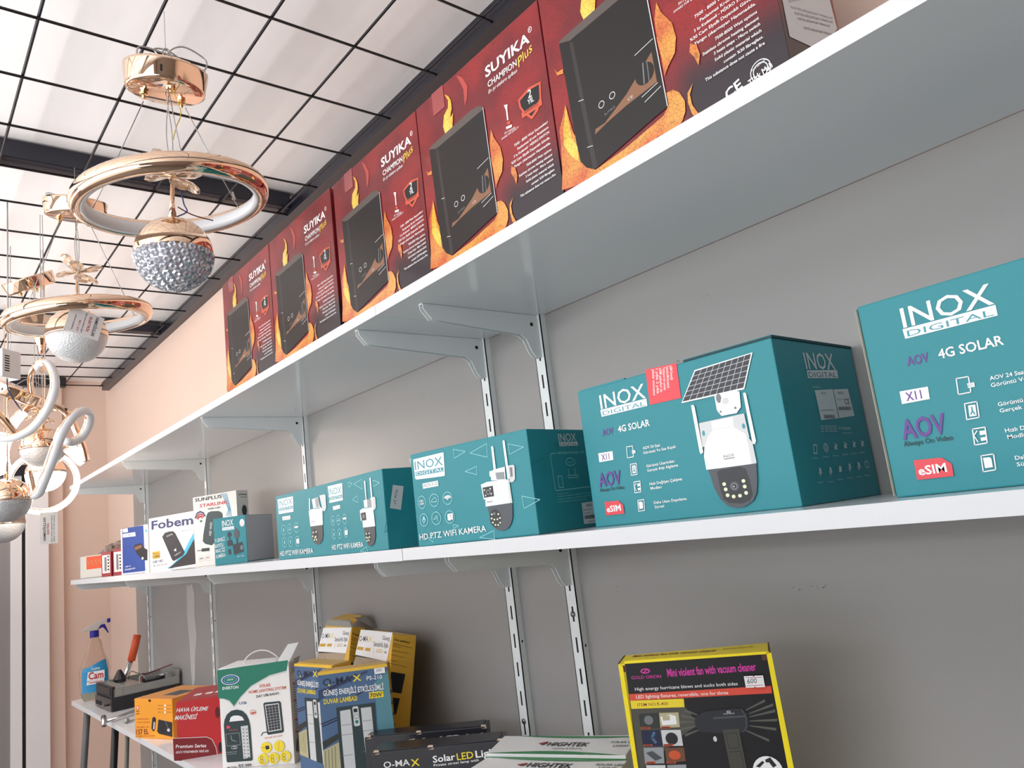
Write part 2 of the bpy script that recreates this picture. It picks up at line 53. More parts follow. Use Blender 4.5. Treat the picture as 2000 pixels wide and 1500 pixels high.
'x102':[('L','tealpale',.0007,1,[(.0927,.1289),(.116,.1224),(.0934,.1162)]),('L','tealpale',.0007,1,[(.1245,.1187),(.1583,.1269),(.1567,.1084)]),('L','tealpale',.0007,1,[(.1967,.1202),(.2224,.1121),(.1972,.1065)]),('L','tealpale',.0007,1,[(.1114,.0951),(.1344,.099),(.1336,.0879)]),('L','tealpale',.0007,1,[(.2093,.0503),(.2387,.0428),(.211,.0344)]),('L','tealpale',.0007,1,[(.1254,.0039),(.1533,.0112),(.1534,-.0002)]),('L','tealpale',.0007,1,[(-.0019,.1284),(.0024,.1289),(.0008,.1227)]),('L','tealpale',.0007,1,[(.0766,.0259),(.0885,.0228),(.0778,.0202)]),('L','tealpale',.0007,1,[(.0219,.0117),(.0318,.0045),(.0349,.0107)]),('P','white',[(.0065,.1268),(.0709,.1278),(.0729,.1272),(.071,.0961),(.0691,.0944),(.0097,.0967),(.0072,.0983)]),('T','INOX','teal',(.0088,.111),(.0689,.1102),.0125,.2,0),('P','teal',[(.009,.1018),(.0694,.1009),(.069,.107),(.0091,.1081)]),('T','DIGITAL','white',(.011,.1027),(.0687,.102),.0045,.1,0),('P','white',[(.022,.0894),(.0554,.0897),(.0556,.082),(.0222,.0818)]),('T','INOX-X102','teald',(.0236,.0834),(.0546,.0839),.0051,.1,0),('C','tealpale',(.017,.0628),.0088,.0095,1),('T','HD','white',(.012,.063),(.0204,.063),.0033,.3,0),('T','5MP','white',(.0119,.0592),(.0214,.0591),.0027,.2,0),('C','tealpale',(.0438,.0629),.01,.0093,1),('L','tealpale',.001,1,[(.0374,.0609),(.0387,.0637),(.0419,.0648),(.0448,.0669),(.048,.0645),(.0498,.0622),(.0491,.0606)]),('C','tealpale',(.0717,.0628),.0097,.0091,1),('L','white',.0014,0,[(.0691,.0621),(.0704,.0628),(.0717,.0629),(.073,.0631),(.0741,.0623)]),('L','white',.0014,0,[(.0671,.063),(.0696,.0643),(.072,.0645),(.0742,.0643),(.0763,.0628)]),('L','white',.0014,0,[(.0649,.0639),(.0687,.0659),(.0722,.0662),(.0756,.0657),(.0787,.0634)]),('C','white',(.0714,.0611),.0011,.0008,0),('C','tealpale',(.0179,.0372),.0088,.0094,1),('C','tealpale',(.0182,.0392),.0022,.0032,0),('L','tealpale',.001,0,[(.0141,.0387),(.0149,.0348),(.0174,.034),(.0207,.0349),(.0217,.0386)]),('L','tealpale',.001,0,[(.0174,.034),(.0174,.0311)]),('C','tealpale',(.0446,.0374),.0099,.0093,1),('L','tealpale',.001,0,[(.038,.0374),(.0421,.0356),(.0424,.0405)]),('L','tealpale',.001,0,[(.0472,.0406),(.0473,.0328)]),('L','tealpale',.001,0,[(.045,.0402),(.0448,.0359)]),('C','tealpale',(.0725,.0365),.0097,.0091,1),('P','white',[(.0682,.0409),(.0795,.041),(.0785,.032),(.0758,.0331),(.0731,.0316),(.0677,.0324)]),('T','TF','teald',(.072,.0354),(.077,.0355),.0037,.3,0),('T','HD PTZ WIFI KAMERA','white',(.0051,.0095),(.1402,.0112),.0083,.25,0),('P','palegrey',[(.1927,.0921),(.2018,.092),(.2037,.0901),(.2021,.0737),(.1986,.0701),(.1923,.0702)]),('P','grey',[(.1948,.0893),(.1995,.0891),(.1987,.0774),(.1946,.0766)]),('P','white',[(.1664,.1212),(.1688,.1218),(.1704,.12),(.1704,.0913),(.1662,.0891)]),('P','white',[(.158,.0889),(.1716,.0907),(.1866,.0914),(.1857,.0744),(.1599,.0767),(.1597,.0811),(.1576,.0827)]),('P','camgreylight',[(.1686,.086),(.1846,.0852),(.1842,.0753),(.1694,.0768)]),('L','grey',.0006,0,[(.1707,.0854),(.1713,.0772)]),('L','grey',.0006,0,[(.1731,.0851),(.1737,.0769)]),('L','grey',.0006,0,[(.1755,.0848),(.176,.0766)]),('L','grey',.0006,0,[(.1779,.0845),(.1784,.0763)]),('L','grey',.0006,0,[(.1802,.0841),(.1808,.076)]),('L','grey',.0006,0,[(.1826,.0838),(.1831,.0757)]),('P','white',[(.1881,.1252),(.1901,.1264),(.1919,.125),(.1931,.0755),(.1892,.0746)]),('P','white',[(.1398,.0736),(.1512,.0757),(.1701,.0754),(.1917,.0743),(.1929,.0438),(.1442,.0436),(.145,.0534),(.1422,.0532)]),('P','palegrey',[(.1884,.0741),(.1917,.0743),(.1929,.0438),(.1889,.0437)]),('L','palegrey',.0008,0,[(.1691,.0751),(.1688,.0501)]),('P','camblack',[(.1422,.0692),(.1616,.0696),(.162,.0556),(.1433,.0553)]),('C','grey',(.1519,.0622),.0041,.0035,0),('C','black',(.1519,.0622),.0023,.0019,0),('C','led',(.1454,.0657),.0013,.0011,0),('C','led',(.1563,.0662),.0014,.001,0),('C','led',(.1465,.0583),.0013,.001,0),('C','led',(.1572,.0593),.0013,.001,0),('T','INOX','ink',(.1483,.0479),(.1582,.0481),.0024,0,0),('P','camgrey',[(.148,.0432),(.1925,.043),(.1906,.0259),(.1866,.0177),(.1802,.0117),(.1707,.0097),(.1608,.0111),(.1526,.0187),(.1497,.0304)]),('C','camblack',(.1601,.0267),.0106,.0122,0),('C','led',(.1542,.0324),.0015,.0012,0),('C','led',(.1659,.0316),.0015,.0012,0),('C','led',(.153,.0271),.0015,.0012,0),('C','led',(.1682,.0264),.0015,.0012,0),('C','led',(.1578,.0253),.0015,.0012,0),('C','led',(.1634,.0251),.0014,.0012,0),('C','led',(.1546,.0216),.0015,.0012,0),('C','led',(.1675,.0204),.0014,.0012,0),('C','led',(.1587,.0181),.0015,.0012,0),('C','led',(.1637,.0177),.0015,.0012,0),('C','grey',(.159,.0329),.002,.0019,0)],
'x102s':[('L','tealmid',.0007,1,[(.0019,.0888),(.0288,.0972),(.0278,.0815)]),('L','tealmid',.0007,1,[(.02,.0188),(.0417,.0264),(.043,.0117)]),('L','tealmid',.0007,1,[(.0522,.1133),(.0625,.1151),(.0638,.1109)]),('L','tealmid',.0007,1,[(.0814,.025),(.1016,.0167),(.0809,.0073)]),('T','INOX','palelabel',(.0642,.1179),(.104,.119),.0107,.2,0),('P','palelabel',[(.0636,.117),(.1056,.1178),(.1058,.1121),(.0644,.1113)]),('T','DIGITAL','teald',(.0656,.112),(.1045,.1126),.0039,0,0),('T','NETWORK TOPOLOGY','tealpale',(.0584,.1008),(.1055,.1013),.0028,.2,0),('L','tealpale',.0008,0,[(.0554,.1023),(.0443,.1017),(.042,.099),(.0432,.0543),(.0461,.0526),(.1211,.0545)]),('L','tealpale',.0008,0,[(.1094,.103),(.1178,.1029)]),('L','tealpale',.0008,1,[(.0746,.0874),(.0743,.0915),(.0796,.0949),(.0855,.0955),(.0897,.0938),(.0928,.0919),(.0935,.0876),(.0878,.085),(.0787,.0852)]),('T','Cloud','tealpale',(.0782,.0884),(.0874,.0885),.0019,0,0),('L','tealpale',.0008,1,[(.0739,.0714),(.096,.0716),(.0962,.0683),(.0745,.0682)]),('L','tealpale',.0008,0,[(.0771,.0803),(.0771,.0717)]),('L','tealpale',.0008,0,[(.0912,.0814),(.0914,.0718)]),('L','tealpale',.0008,1,[(.0518,.0713),(.0606,.0712),(.0607,.0562),(.0515,.0564)]),('T','Programı Google Play ve App Store dan indirin','tealpale',(.0451,.0478),(.0694,.0479),.0013,0,0),('T','Programı Google Play ve App Store dan indirin','tealpale',(.0461,.0441),(.1203,.0456),.0014,0,0),('T','Programı Google Play ve App Store dan indirin','tealpale',(.0463,.0401),(.1206,.0421),.0013,0,0),('T','Programı Google Play ve App Store dan indirin','tealpale',(.0461,.037),(.1076,.0374),.0014,0,0),('P','palelabel',[(.0958,.0334),(.1236,.034),(.1232,.0046),(.0953,.0048)]),('T','INOX','ink',(.1065,.0277),(.1192,.0277),.0036,.6,0),('T','MODEL INOX-X102','ink',(.0976,.0228),(.1157,.0229),.0016,.3,0),('T','5V 2A ADAPTOR','ink',(.0977,.0183),(.1115,.0185),.0014,.3,0),('P','ink',[(.0984,.0162),(.099,.0162),(.0987,.0114),(.0981,.0114)]),('P','ink',[(.0996,.0162),(.1002,.0162),(.0999,.0114),(.0993,.0114)]),('P','ink',[(.1008,.0162),(.1014,.0162),(.1011,.0114),(.1005,.0114)]),('P','ink',[(.102,.0162),(.1026,.0162),(.1023,.0113),(.1016,.0114)]),('P','ink',[(.1031,.0162),(.1037,.0162),(.1034,.0113),(.1028,.0114)]),('P','ink',[(.1043,.0162),(.1049,.0162),(.1046,.0113),(.104,.0114)]),('P','ink',[(.1055,.0162),(.1061,.0161),(.1058,.0113),(.1052,.0114)]),('P','ink',[(.1067,.0162),(.1073,.0161),(.107,.0113),(.1064,.0114)]),('P','ink',[(.1079,.0162),(.1085,.0161),(.1082,.0113),(.1076,.0113)]),('P','ink',[(.1091,.0162),(.1097,.0161),(.1094,.0113),(.1087,.0113)]),('P','ink',[(.1103,.0162),(.1109,.0161),(.1105,.0113),(.1099,.0113)]),('P','ink',[(.1114,.0162),(.1121,.0161),(.1117,.0113),(.1111,.0113)]),('P','ink',[(.1126,.0162),(.1133,.0161),(.1129,.0113),(.1123,.0113)]),('P','ink',[(.1138,.0162),(.1145,.0161),(.1141,.0113),(.1135,.0113)]),('P','ink',[(.115,.0162),(.1157,.0161),(.1153,.0113),(.1147,.0113)]),('P','ink',[(.1162,.0162),(.1169,.0161),(.1165,.0112),(.1159,.0113)]),('P','ink',[(.1174,.0162),(.1181,.0161),(.1177,.0112),(.1171,.0113)]),('P','ink',[(.1186,.0162),(.1193,.0161),(.1189,.0112),(.1183,.0113)]),('P','ink',[(.1199,.0161),(.1205,.0161),(.1201,.0112),(.1195,.0113)]),('P','ink',[(.1211,.0161),(.1217,.0161),(.1214,.0112),(.1207,.0113)]),('P','ink',[(.1223,.0161),(.1229,.0161),(.1226,.0112),(.1219,.0113)]),('P','ink',[(.1235,.0161),(.1241,.0161),(.1238,.0112),(.1232,.0112)]),('T','MADE IN P.R.C','ink',(.1066,.0066),(.1207,.0063),.0017,.3,0)],
'b3':[('L','tealpale',.0007,1,[(.0841,.1169),(.0989,.1139),(.0856,.1085)]),('L','tealpale',.0007,1,[(.1046,.1119),(.1336,.1166),(.1336,.1006)]),('L','tealpale',.0007,1,[(.171,.1109),(.1931,.1045),(.1719,.1004)]),('L','tealpale',.0007,1,[(.0955,.087),(.1144,.0919),(.1153,.0804)]),('L','tealpale',.0007,1,[(.1085,.0019),(.1327,.0086),(.1339,-.0005)]),('P','white',[(.0042,.1192),(.0624,.1187),(.0601,.0897),(.0064,.0897)]),('T','INOX','teal',(.0064,.103),(.0569,.1023),.0115,.2,0),('P','teal',[(.0062,.0942),(.0593,.0941),(.0583,.0996),(.0059,.0998)]),('T','DIGITAL','white',(.0091,.0949),(.0582,.0952),.004,.1,0),('P','white',[(.0186,.0827),(.0471,.083),(.0479,.0769),(.0198,.0761)]),('T','INOX-X72','grey',(.022,.0778),(.0456,.0785),.0031,0,0),('C','tealpale',(.016,.0585),.0084,.0086,1),('C','tealpale',(.0161,.0593),.002,.0023,0),('L','tealpale',.0012,0,[(.0129,.0579),(.0154,.0551),(.0187,.0574)]),('C','tealpale',(.0378,.0582),.0083,.0086,1),('L','tealpale',.0012,1,[(.0323,.0564),(.0361,.0595),(.0396,.0609),(.0427,.0565)]),('C','tealpale',(.0616,.0578),.008,.0084,1),('L','white',.0016,0,[(.059,.0575),(.0617,.058),(.0641,.0575)]),('L','white',.0016,0,[(.0569,.0581),(.0619,.0592),(.0663,.0579)]),('L','white',.0016,0,[(.0549,.0587),(.0621,.0603),(.0686,.0583)]),('C','tealpale',(.0161,.0353),.0085,.0086,1),('C','tealpale',(.0163,.0361),.0019,.0022,0),('L','tealpale',.0012,0,[(.013,.0346),(.0155,.0319),(.0189,.0343)]),('C','tealpale',(.0384,.0346),.0082,.0085,1),('C','tealpale',(.0386,.0354),.0019,.0022,0),('L','tealpale',.0012,0,[(.0354,.0339),(.0379,.0313),(.0411,.0336)]),('C','tealpale',(.0632,.0351),.0079,.0084,1),('P','white',[(.0589,.0389),(.0695,.0391),(.0687,.0312),(.0587,.0313)]),('T','HD PTZ WIFI KAMERA','white',(.0045,.009),(.1222,.0086),.0084,.25,0),('P','palegrey',[(.1591,.0839),(.1731,.0844),(.1763,.0824),(.1758,.0677),(.1707,.064),(.1653,.0645)]),('P','white',[(.1361,.0822),(.149,.0825),(.1473,.0699),(.1368,.0703)]),('P','camgreylight',[(.1484,.0825),(.1629,.0818),(.1633,.0688),(.1473,.0699)]),('P','white',[(.143,.1126),(.1454,.1129),(.1475,.1118),(.1469,.0834),(.1438,.0821)]),('P','white',[(.1626,.1153),(.165,.1161),(.167,.1147),(.1671,.0684),(.1627,.0686)]),('P','white',[(.1203,.067),(.13,.0695),(.1666,.0685),(.1683,.0385),(.1268,.039),(.1264,.0493),(.1209,.051)]),('P','camblack',[(.1221,.0626),(.14,.063),(.1406,.0503),(.1245,.05)]),('C','grey',(.1314,.0567),.004,.0036,0),('P','camgrey',[(.1296,.0388),(.1674,.0383),(.1664,.0223),(.1598,.0118),(.1481,.0079),(.1383,.0109),(.1311,.023)]),('C','camblack',(.1424,.023),.01,.0092,0),('C','led',(.1364,.0286),.0019,.0015,0),('C','led',(.1462,.0286),.002,.0015,0),('C','led',(.1353,.0228),.002,.0015,0),('C','led',(.1466,.0228),.0019,.0015,0),('C','led',(.1408,.0218),.0019,.0016,0),('C','led',(.1434,.0178),.002,.0015,0),('C','led',(.1372,.0175),.0019,.0015,0)],
'b3s':[('L','tealmid',.0007,1,[(-.0046,.0268),(.0122,.0376),(-.001,.0414)]),('L','tealmid',.0007,1,[(.0223,.0165),(.045,.0217),(.0481,.0086)])],
'b3k':[('P','palelabel',[(.017,.0986),(.036,.0952),(.0272,.0587),(.008,.063)]),('T','7526 27','ink',(.0212,.0923),(.0144,.0691),.0044,0,.1)],
'b4':[('P','white',[(.0101,.1196),(.0855,.1184),(.0834,.0889),(.0117,.0901)]),('T','INOX','teal',(.0139,.1043),(.0809,.1043),.0121,.2,0),('P','teal',[(.0134,.0956),(.0821,.0952),(.0808,.1011),(.0127,.1016)]),('T','DIGITAL','white',(.0168,.0964),(.0808,.0964),.0043,.1,0),('P','white',[(.0283,.0836),(.0669,.083),(.0669,.0757),(.0292,.0764)]),('T','INOX-X72','grey',(.033,.0776),(.0633,.0776),.0036,0,0),('C','tealpale',(.0318,.0573),.0119,.0098,1),('C','tealpale',(.0319,.0582),.0024,.0026,0),('L','tealpale',.0012,0,[(.028,.0566),(.0312,.0535),(.0352,.0561)]),('C','tealpale',(.0609,.0577),.0115,.0097,1),('L','tealpale',.0012,1,[(.0542,.0556),(.0587,.0591),(.0629,.0607),(.0668,.0557)]),('C','tealpale',(.0921,.0579),.0112,.0095,1),('L','white',.0016,0,[(.089,.0575),(.0922,.0581),(.0951,.0575)]),('L','white',.0016,0,[(.0865,.0582),(.0924,.0594),(.0978,.0579)]),('L','white',.0016,0,[(.0839,.0589),(.0926,.0607),(.1005,.0584)]),('C','tealpale',(.0323,.0333),.0119,.0098,1),('C','tealpale',(.0325,.0342),.0024,.0025,0),('L','tealpale',.0012,0,[(.0286,.0325),(.0317,.0295),(.0358,.0321)]),('C','tealpale',(.0623,.0329),.0115,.0096,1),('C','tealpale',(.0625,.0338),.0023,.0025,0),('L','tealpale',.0012,0,[(.0587,.0321),(.0617,.0291),(.0656,.0317)]),('C','tealpale',(.094,.0322),.0111,.0095,1),('P','white',[(.0886,.0365),(.1015,.0367),(.1008,.0278),(.0887,.0278)]),('T','HD PTZ WIFI KAMERA','white',(.008,.0078),(.1592,.0072),.0091,.25,0),('P','white',[(.169,.1043),(.197,.1056),(.2014,.087),(.1739,.0871)]),('P','camgreylight',[(.183,.1044),(.1969,.105),(.1992,.088),(.1845,.0883)]),('P','palegrey',[(.2026,.1081),(.2245,.1079),(.2274,.1059),(.2269,.0832),(.2202,.0784),(.2113,.0792)]),('P','white',[(.1581,.1073),(.1624,.1072),(.1595,.0855),(.1551,.0851)]),('P','white',[(.1531,.0838),(.166,.0865),(.2105,.0847),(.2082,.0548),(.1556,.0555)]),('P','white',[(.2001,.0871),(.2048,.087),(.2085,.0684),(.2023,.0681)]),('T','INOX','ink',(.1605,.0618),(.178,.0615),.0033,0,0),('P','camgrey',[(.1573,.0554),(.2061,.0546),(.2058,.0368),(.2008,.0269),(.1881,.0214),(.1779,.0215),(.1647,.026),(.158,.0383)]),('C','camblack',(.1738,.0388),.0123,.011,0),('C','led',(.166,.0437),.0024,.0018,0),('C','led',(.1782,.0444),.0024,.0018,0),('C','led',(.1631,.0372),.0024,.0018,0),('C','led',(.1757,.0357),.0024,.0018,0),('C','led',(.1689,.0302),.0024,.0017,0),('C','led',(.1776,.0304),.0024,.0018,0),('C','led',(.1721,.0344),.0024,.0018,0)],
'car':[('T','INOX','white',(.0258,.0971),(.0586,.0981),.0157,.4,0),('P','white',[(.0253,.0949),(.0597,.095),(.0604,.0868),(.0261,.0867)]),('T','DIGITAL','teal',(.0278,.0876),(.0588,.0877),.0056,0,0),('C','white',(.0838,.1008),.007,.0099,0),('C','sticker',(.0836,.0978),.0045,.0052,1),('T','3 LENSLİ','white',(.0027,.0586),(.0318,.0609),.0093,.3,0),('T','KAYITLI','white',(.0023,.0446),(.0268,.0463),.0093,.3,0),('T','ARAÇ İÇİ','white',(.0033,.0316),(.0311,.0341),.0093,.3,0),('T','KAMERA','white',(.0051,.0174),(.032,.0204),.0093,.3,0),('P','camblack',[(.0375,.0588),(.0522,.0608),(.0547,.0458),(.0388,.045)]),('C','camblack',(.0455,.0745),.0058,.0073,0),('L','camblack',.003,0,[(.0456,.0689),(.0458,.0578)]),('P','camblack',[(.0536,.0478),(.0816,.052),(.0843,.0272),(.0562,.0215)]),('C','camgrey',(.0664,.074),.0078,.0139,0),('L','camblack',.004,0,[(.0668,.061),(.0673,.0481)]),('C','grey',(.0791,.0377),.0041,.0065,0),('P','camblack',[(.0396,.0365),(.0467,.0375),(.0481,.0246),(.0409,.0235)]),('T','HD 1080P','white',(.0653,.0147),(.086,.0154),.0029,0,0)],
'sun':[('L','skyblue',.002,0,[(.1199,.1975),(.1349,.1663),(.1422,.1493),(.1324,.1322)]),('L','skyblue',.002,0,[(.1256,.1968),(.1388,.1659),(.145,.149),(.1392,.1314)]),('L','skyblue',.002,0,[(.1313,.1961),(.1427,.1654),(.1478,.1486),(.1459,.1307)]),('L','skyblue',.002,0,[(.1369,.1954),(.1467,.1649),(.1506,.1483),(.1526,.13)]),('T','SUNPLUS','ink',(.009,.1861),(.1191,.1853),.0098,.9,0),('T','STARLINK','redink',(.0275,.1681),(.1422,.1663),.0093,.9,0),('T','WiFi HD','ink',(.0593,.1575),(.1114,.1568),.005,.8,0),('L','navy',.0045,0,[(.0072,.1402),(.0159,.1527),(.0285,.156),(.0406,.1515),(.0478,.1414)]),('L','redink',.0045,0,[(.013,.138),(.0191,.1468),(.0281,.1492),(.0367,.1463),(.0418,.1393)]),('L','redink',.0045,0,[(.0187,.1358),(.0224,.141),(.0277,.1424),(.0328,.141),(.0358,.1372)]),('P','greenink',[(.0258,.1315),(.0353,.1317),(.0355,.1255),(.0266,.1252)]),('P','devdark',[(.0535,.1408),(.0599,.1496),(.0735,.1522),(.1051,.1494),(.1172,.142),(.1188,.1316),(.0819,.0626),(.07,.0557),(.0443,.0621),(.0343,.0704),(.0371,.0872)]),('T','HD WiFi','palegrey',(.0695,.0832),(.0766,.1199),.0094,.5,0),('L','ink',.002,0,[(.0098,.0461),(.0315,.045)]),('P','camblack',[(.0277,.0506),(.0598,.0501),(.0598,.0412),(.0283,.0416)]),('C','palegrey',(.0259,.0223),.0105,.0097,1),('T','HD','ink',(.02,.0208),(.0317,.0211),.0037,.5,0),('C','palegrey',(.0516,.023),.0104,.0096,1),('T','HD','redink',(.0457,.0215),(.0573,.0217),.0036,.5,0)],
'suns':[('T','STARLINK','ink',(.0088,.1856),(.039,.1857),.0041,.5,0),('C','devdark',(.0268,.1424),.0091,.0154,0),('T','WiFi HD','ink',(.0156,.1785),(.0369,.1784),.0029,0,0)],
'fob':[('T','Fobem','navy',(.0142,.137),(.2409,.1335),.0278,1.2,0),('T','TURKSAT 4','grey',(.1641,.1145),(.2321,.114),.0046,.3,0),('P','skyblue2',[(.0912,.0043),(.123,.0144),(.1826,.0484),(.2405,.1065),(.2413,.0862),(.2051,.0467),(.1261,.0029)]),('P','ink',[(.099,.0038),(.1973,.0428),(.242,.0862),(.2461,.0084)]),('P','devblack',[(.0723,.1081),(.0881,.1197),(.1103,.1218),(.1337,.121),(.1448,.1131),(.1917,.0486),(.182,.0395),(.1314,.0252),(.1217,.0304)]),('T','DIGITAL','palegrey',(.0974,.105),(.1314,.1097),.0047,.3,0),('P','palegrey',[(.132,.0593),(.1456,.0659),(.1464,.0549)]),('L','palegrey',.002,0,[(.0112,.0995),(.061,.0942),(.0804,.0851)]),('T','NEXT','palegrey',(.1378,.0406),(.1713,.0493),.0041,.3,0),('P','gold1',[(.0141,.0636),(.0577,.0643),(.0578,.0402),(.0152,.0402)]),('T','FULL','ink',(.0184,.0544),(.0539,.0549),.0052,.5,0),('T','1080','ink',(.0178,.0428),(.0548,.0437),.0085,.5,0),('T','320 HD','navy',(.0144,.0262),(.0738,.028),.0081,.8,0),('T','HD UYDU ALICISI','ink',(.0162,.0159),(.0944,.0173),.0042,.4,0)],
'blue':[('P','blueink',[(.0146,.1631),(.1819,.1606),(.1864,.0044),(.0111,.0043)]),('P','white',[(.0181,.1617),(.0588,.1613),(.0614,.1473),(.0208,.1482)]),('P','white',[(.0182,.1437),(.1178,.1426),(.1203,.1284),(.0198,.1308)]),('T','Smart Mini 2.13','blueink',(.027,.1343),(.1117,.1341),.0053,.4,0),('P','skyblue2',[(.196,.1445),(.2079,.1445),(.2083,.1351),(.1965,.1351)]),('P','devblack',[(.103,.0872),(.1117,.0991),(.1648,.1001),(.18,.0843),(.2074,.075),(.2038,.0388),(.1664,.0425),(.1295,.0655)]),('P','bronze',[(.1089,.0903),(.1601,.0955),(.1671,.0857),(.1148,.0789)]),('C','palegrey',(.1689,.0482),.0076,.0049,0),('T','TIP-C','white',(.0331,.0233),(.0766,.025),.0052,.4,0),('T','Dönüştürücü','white',(.0302,.0139),(.1097,.0162),.0052,.6,0)],
'hava':[('P','darkred',[(-.0098,.0546),(.0719,.0449),(.084,.037),(.0922,.0172),(.0963,-.0133),(-.009,.001)]),('L','white',.0012,0,[(-.0103,.0552),(.072,.0455),(.0849,.0374),(.0933,.017),(.0966,-.0079)]),('T','HAVA ÜFLEME','white',(.0001,.1171),(.0762,.1096),.0095,.8,.3),('T','MAKİNESİ','white',(-.0044,.0986),(.0481,.0935),.0106,.8,.3),('T','Premium Series','white',(-.0039,.0304),(.0695,.0214),.0082,.7,0),('T','GÜCÜ YÖNETMENİN YENİ ADI','white',(-.0044,.018),(.0745,.0089),.0052,.6,0),('C','redblob',(.1011,.1008),.0061,.0138,0),('C','devblack',(.1043,.0153),.0049,.013,0)],
'or':[('C','sticker',(.0157,.085),.0064,.0054,0),('C','white',(.0157,.085),.0038,.0031,0),('T','UNLU','ink',(.0076,.0728),(.0227,.0736),.0038,.4,0),('T','KALE','ink',(.0073,.0658),(.0223,.0667),.0038,.4,0),('T','ELEKTRİK MOTORU','redink',(.0109,.0519),(.0655,.053),.0026,.3,0),('T','UZAKTAN KUMANDALI','redink',(.0105,.0431),(.0703,.0443),.0025,.3,0),('T','SET','redink',(.0077,.0288),(.0722,.031),.0025,.3,0),('T','157 EL','darkred',(.0063,.0099),(.0639,.0124),.0138,.6,0),('T','TEK MOTORLU KEPENK','darkred',(.0065,.0039),(.0942,.0071),.0025,.3,0),('P','devblack',[(.0829,.057),(.0893,.0603),(.0975,.0592),(.0992,.0527),(.0914,.0215),(.0831,.0213),(.0773,.0289)]),('P','palegrey',[(.0886,.0462),(.0948,.0464),(.0906,.0261),(.0849,.026)]),('P','devblack',[(.1106,.0538),(.1725,.047),(.1701,.0077),(.1125,.0144),(.1037,.0203)]),('C','palegrey',(.1547,.0256),.0065,.0043,0),('L','palegrey',.0007,0,[(.133,.0626),(.1549,.0292)]),('P','white',[(.14,.0951),(.1476,.0952),(.1473,.0896),(.1396,.0895)]),('T','380 watt','ink',(.1116,.0914),(.1347,.0916),.0022,0,0),('P','white',[(.1394,.0858),(.147,.0859),(.1467,.0803),(.1391,.0802)]),('T','380 watt','ink',(.1111,.082),(.1342,.0823),.0022,0,0),('P','white',[(.1389,.0765),(.1465,.0766),(.1462,.0711),(.1386,.071)]),('T','380 watt','ink',(.1106,.0727),(.1336,.0731),.0022,0,0),('T','KUMANDA','ink',(.1499,.0918),(.1716,.092),.0022,0,0),('T','KUMANDA','ink',(.1494,.0825),(.1711,.0828),.0022,0,0),('T','KUMANDA','ink',(.1489,.0733),(.1705,.0736),.0021,0,0)],
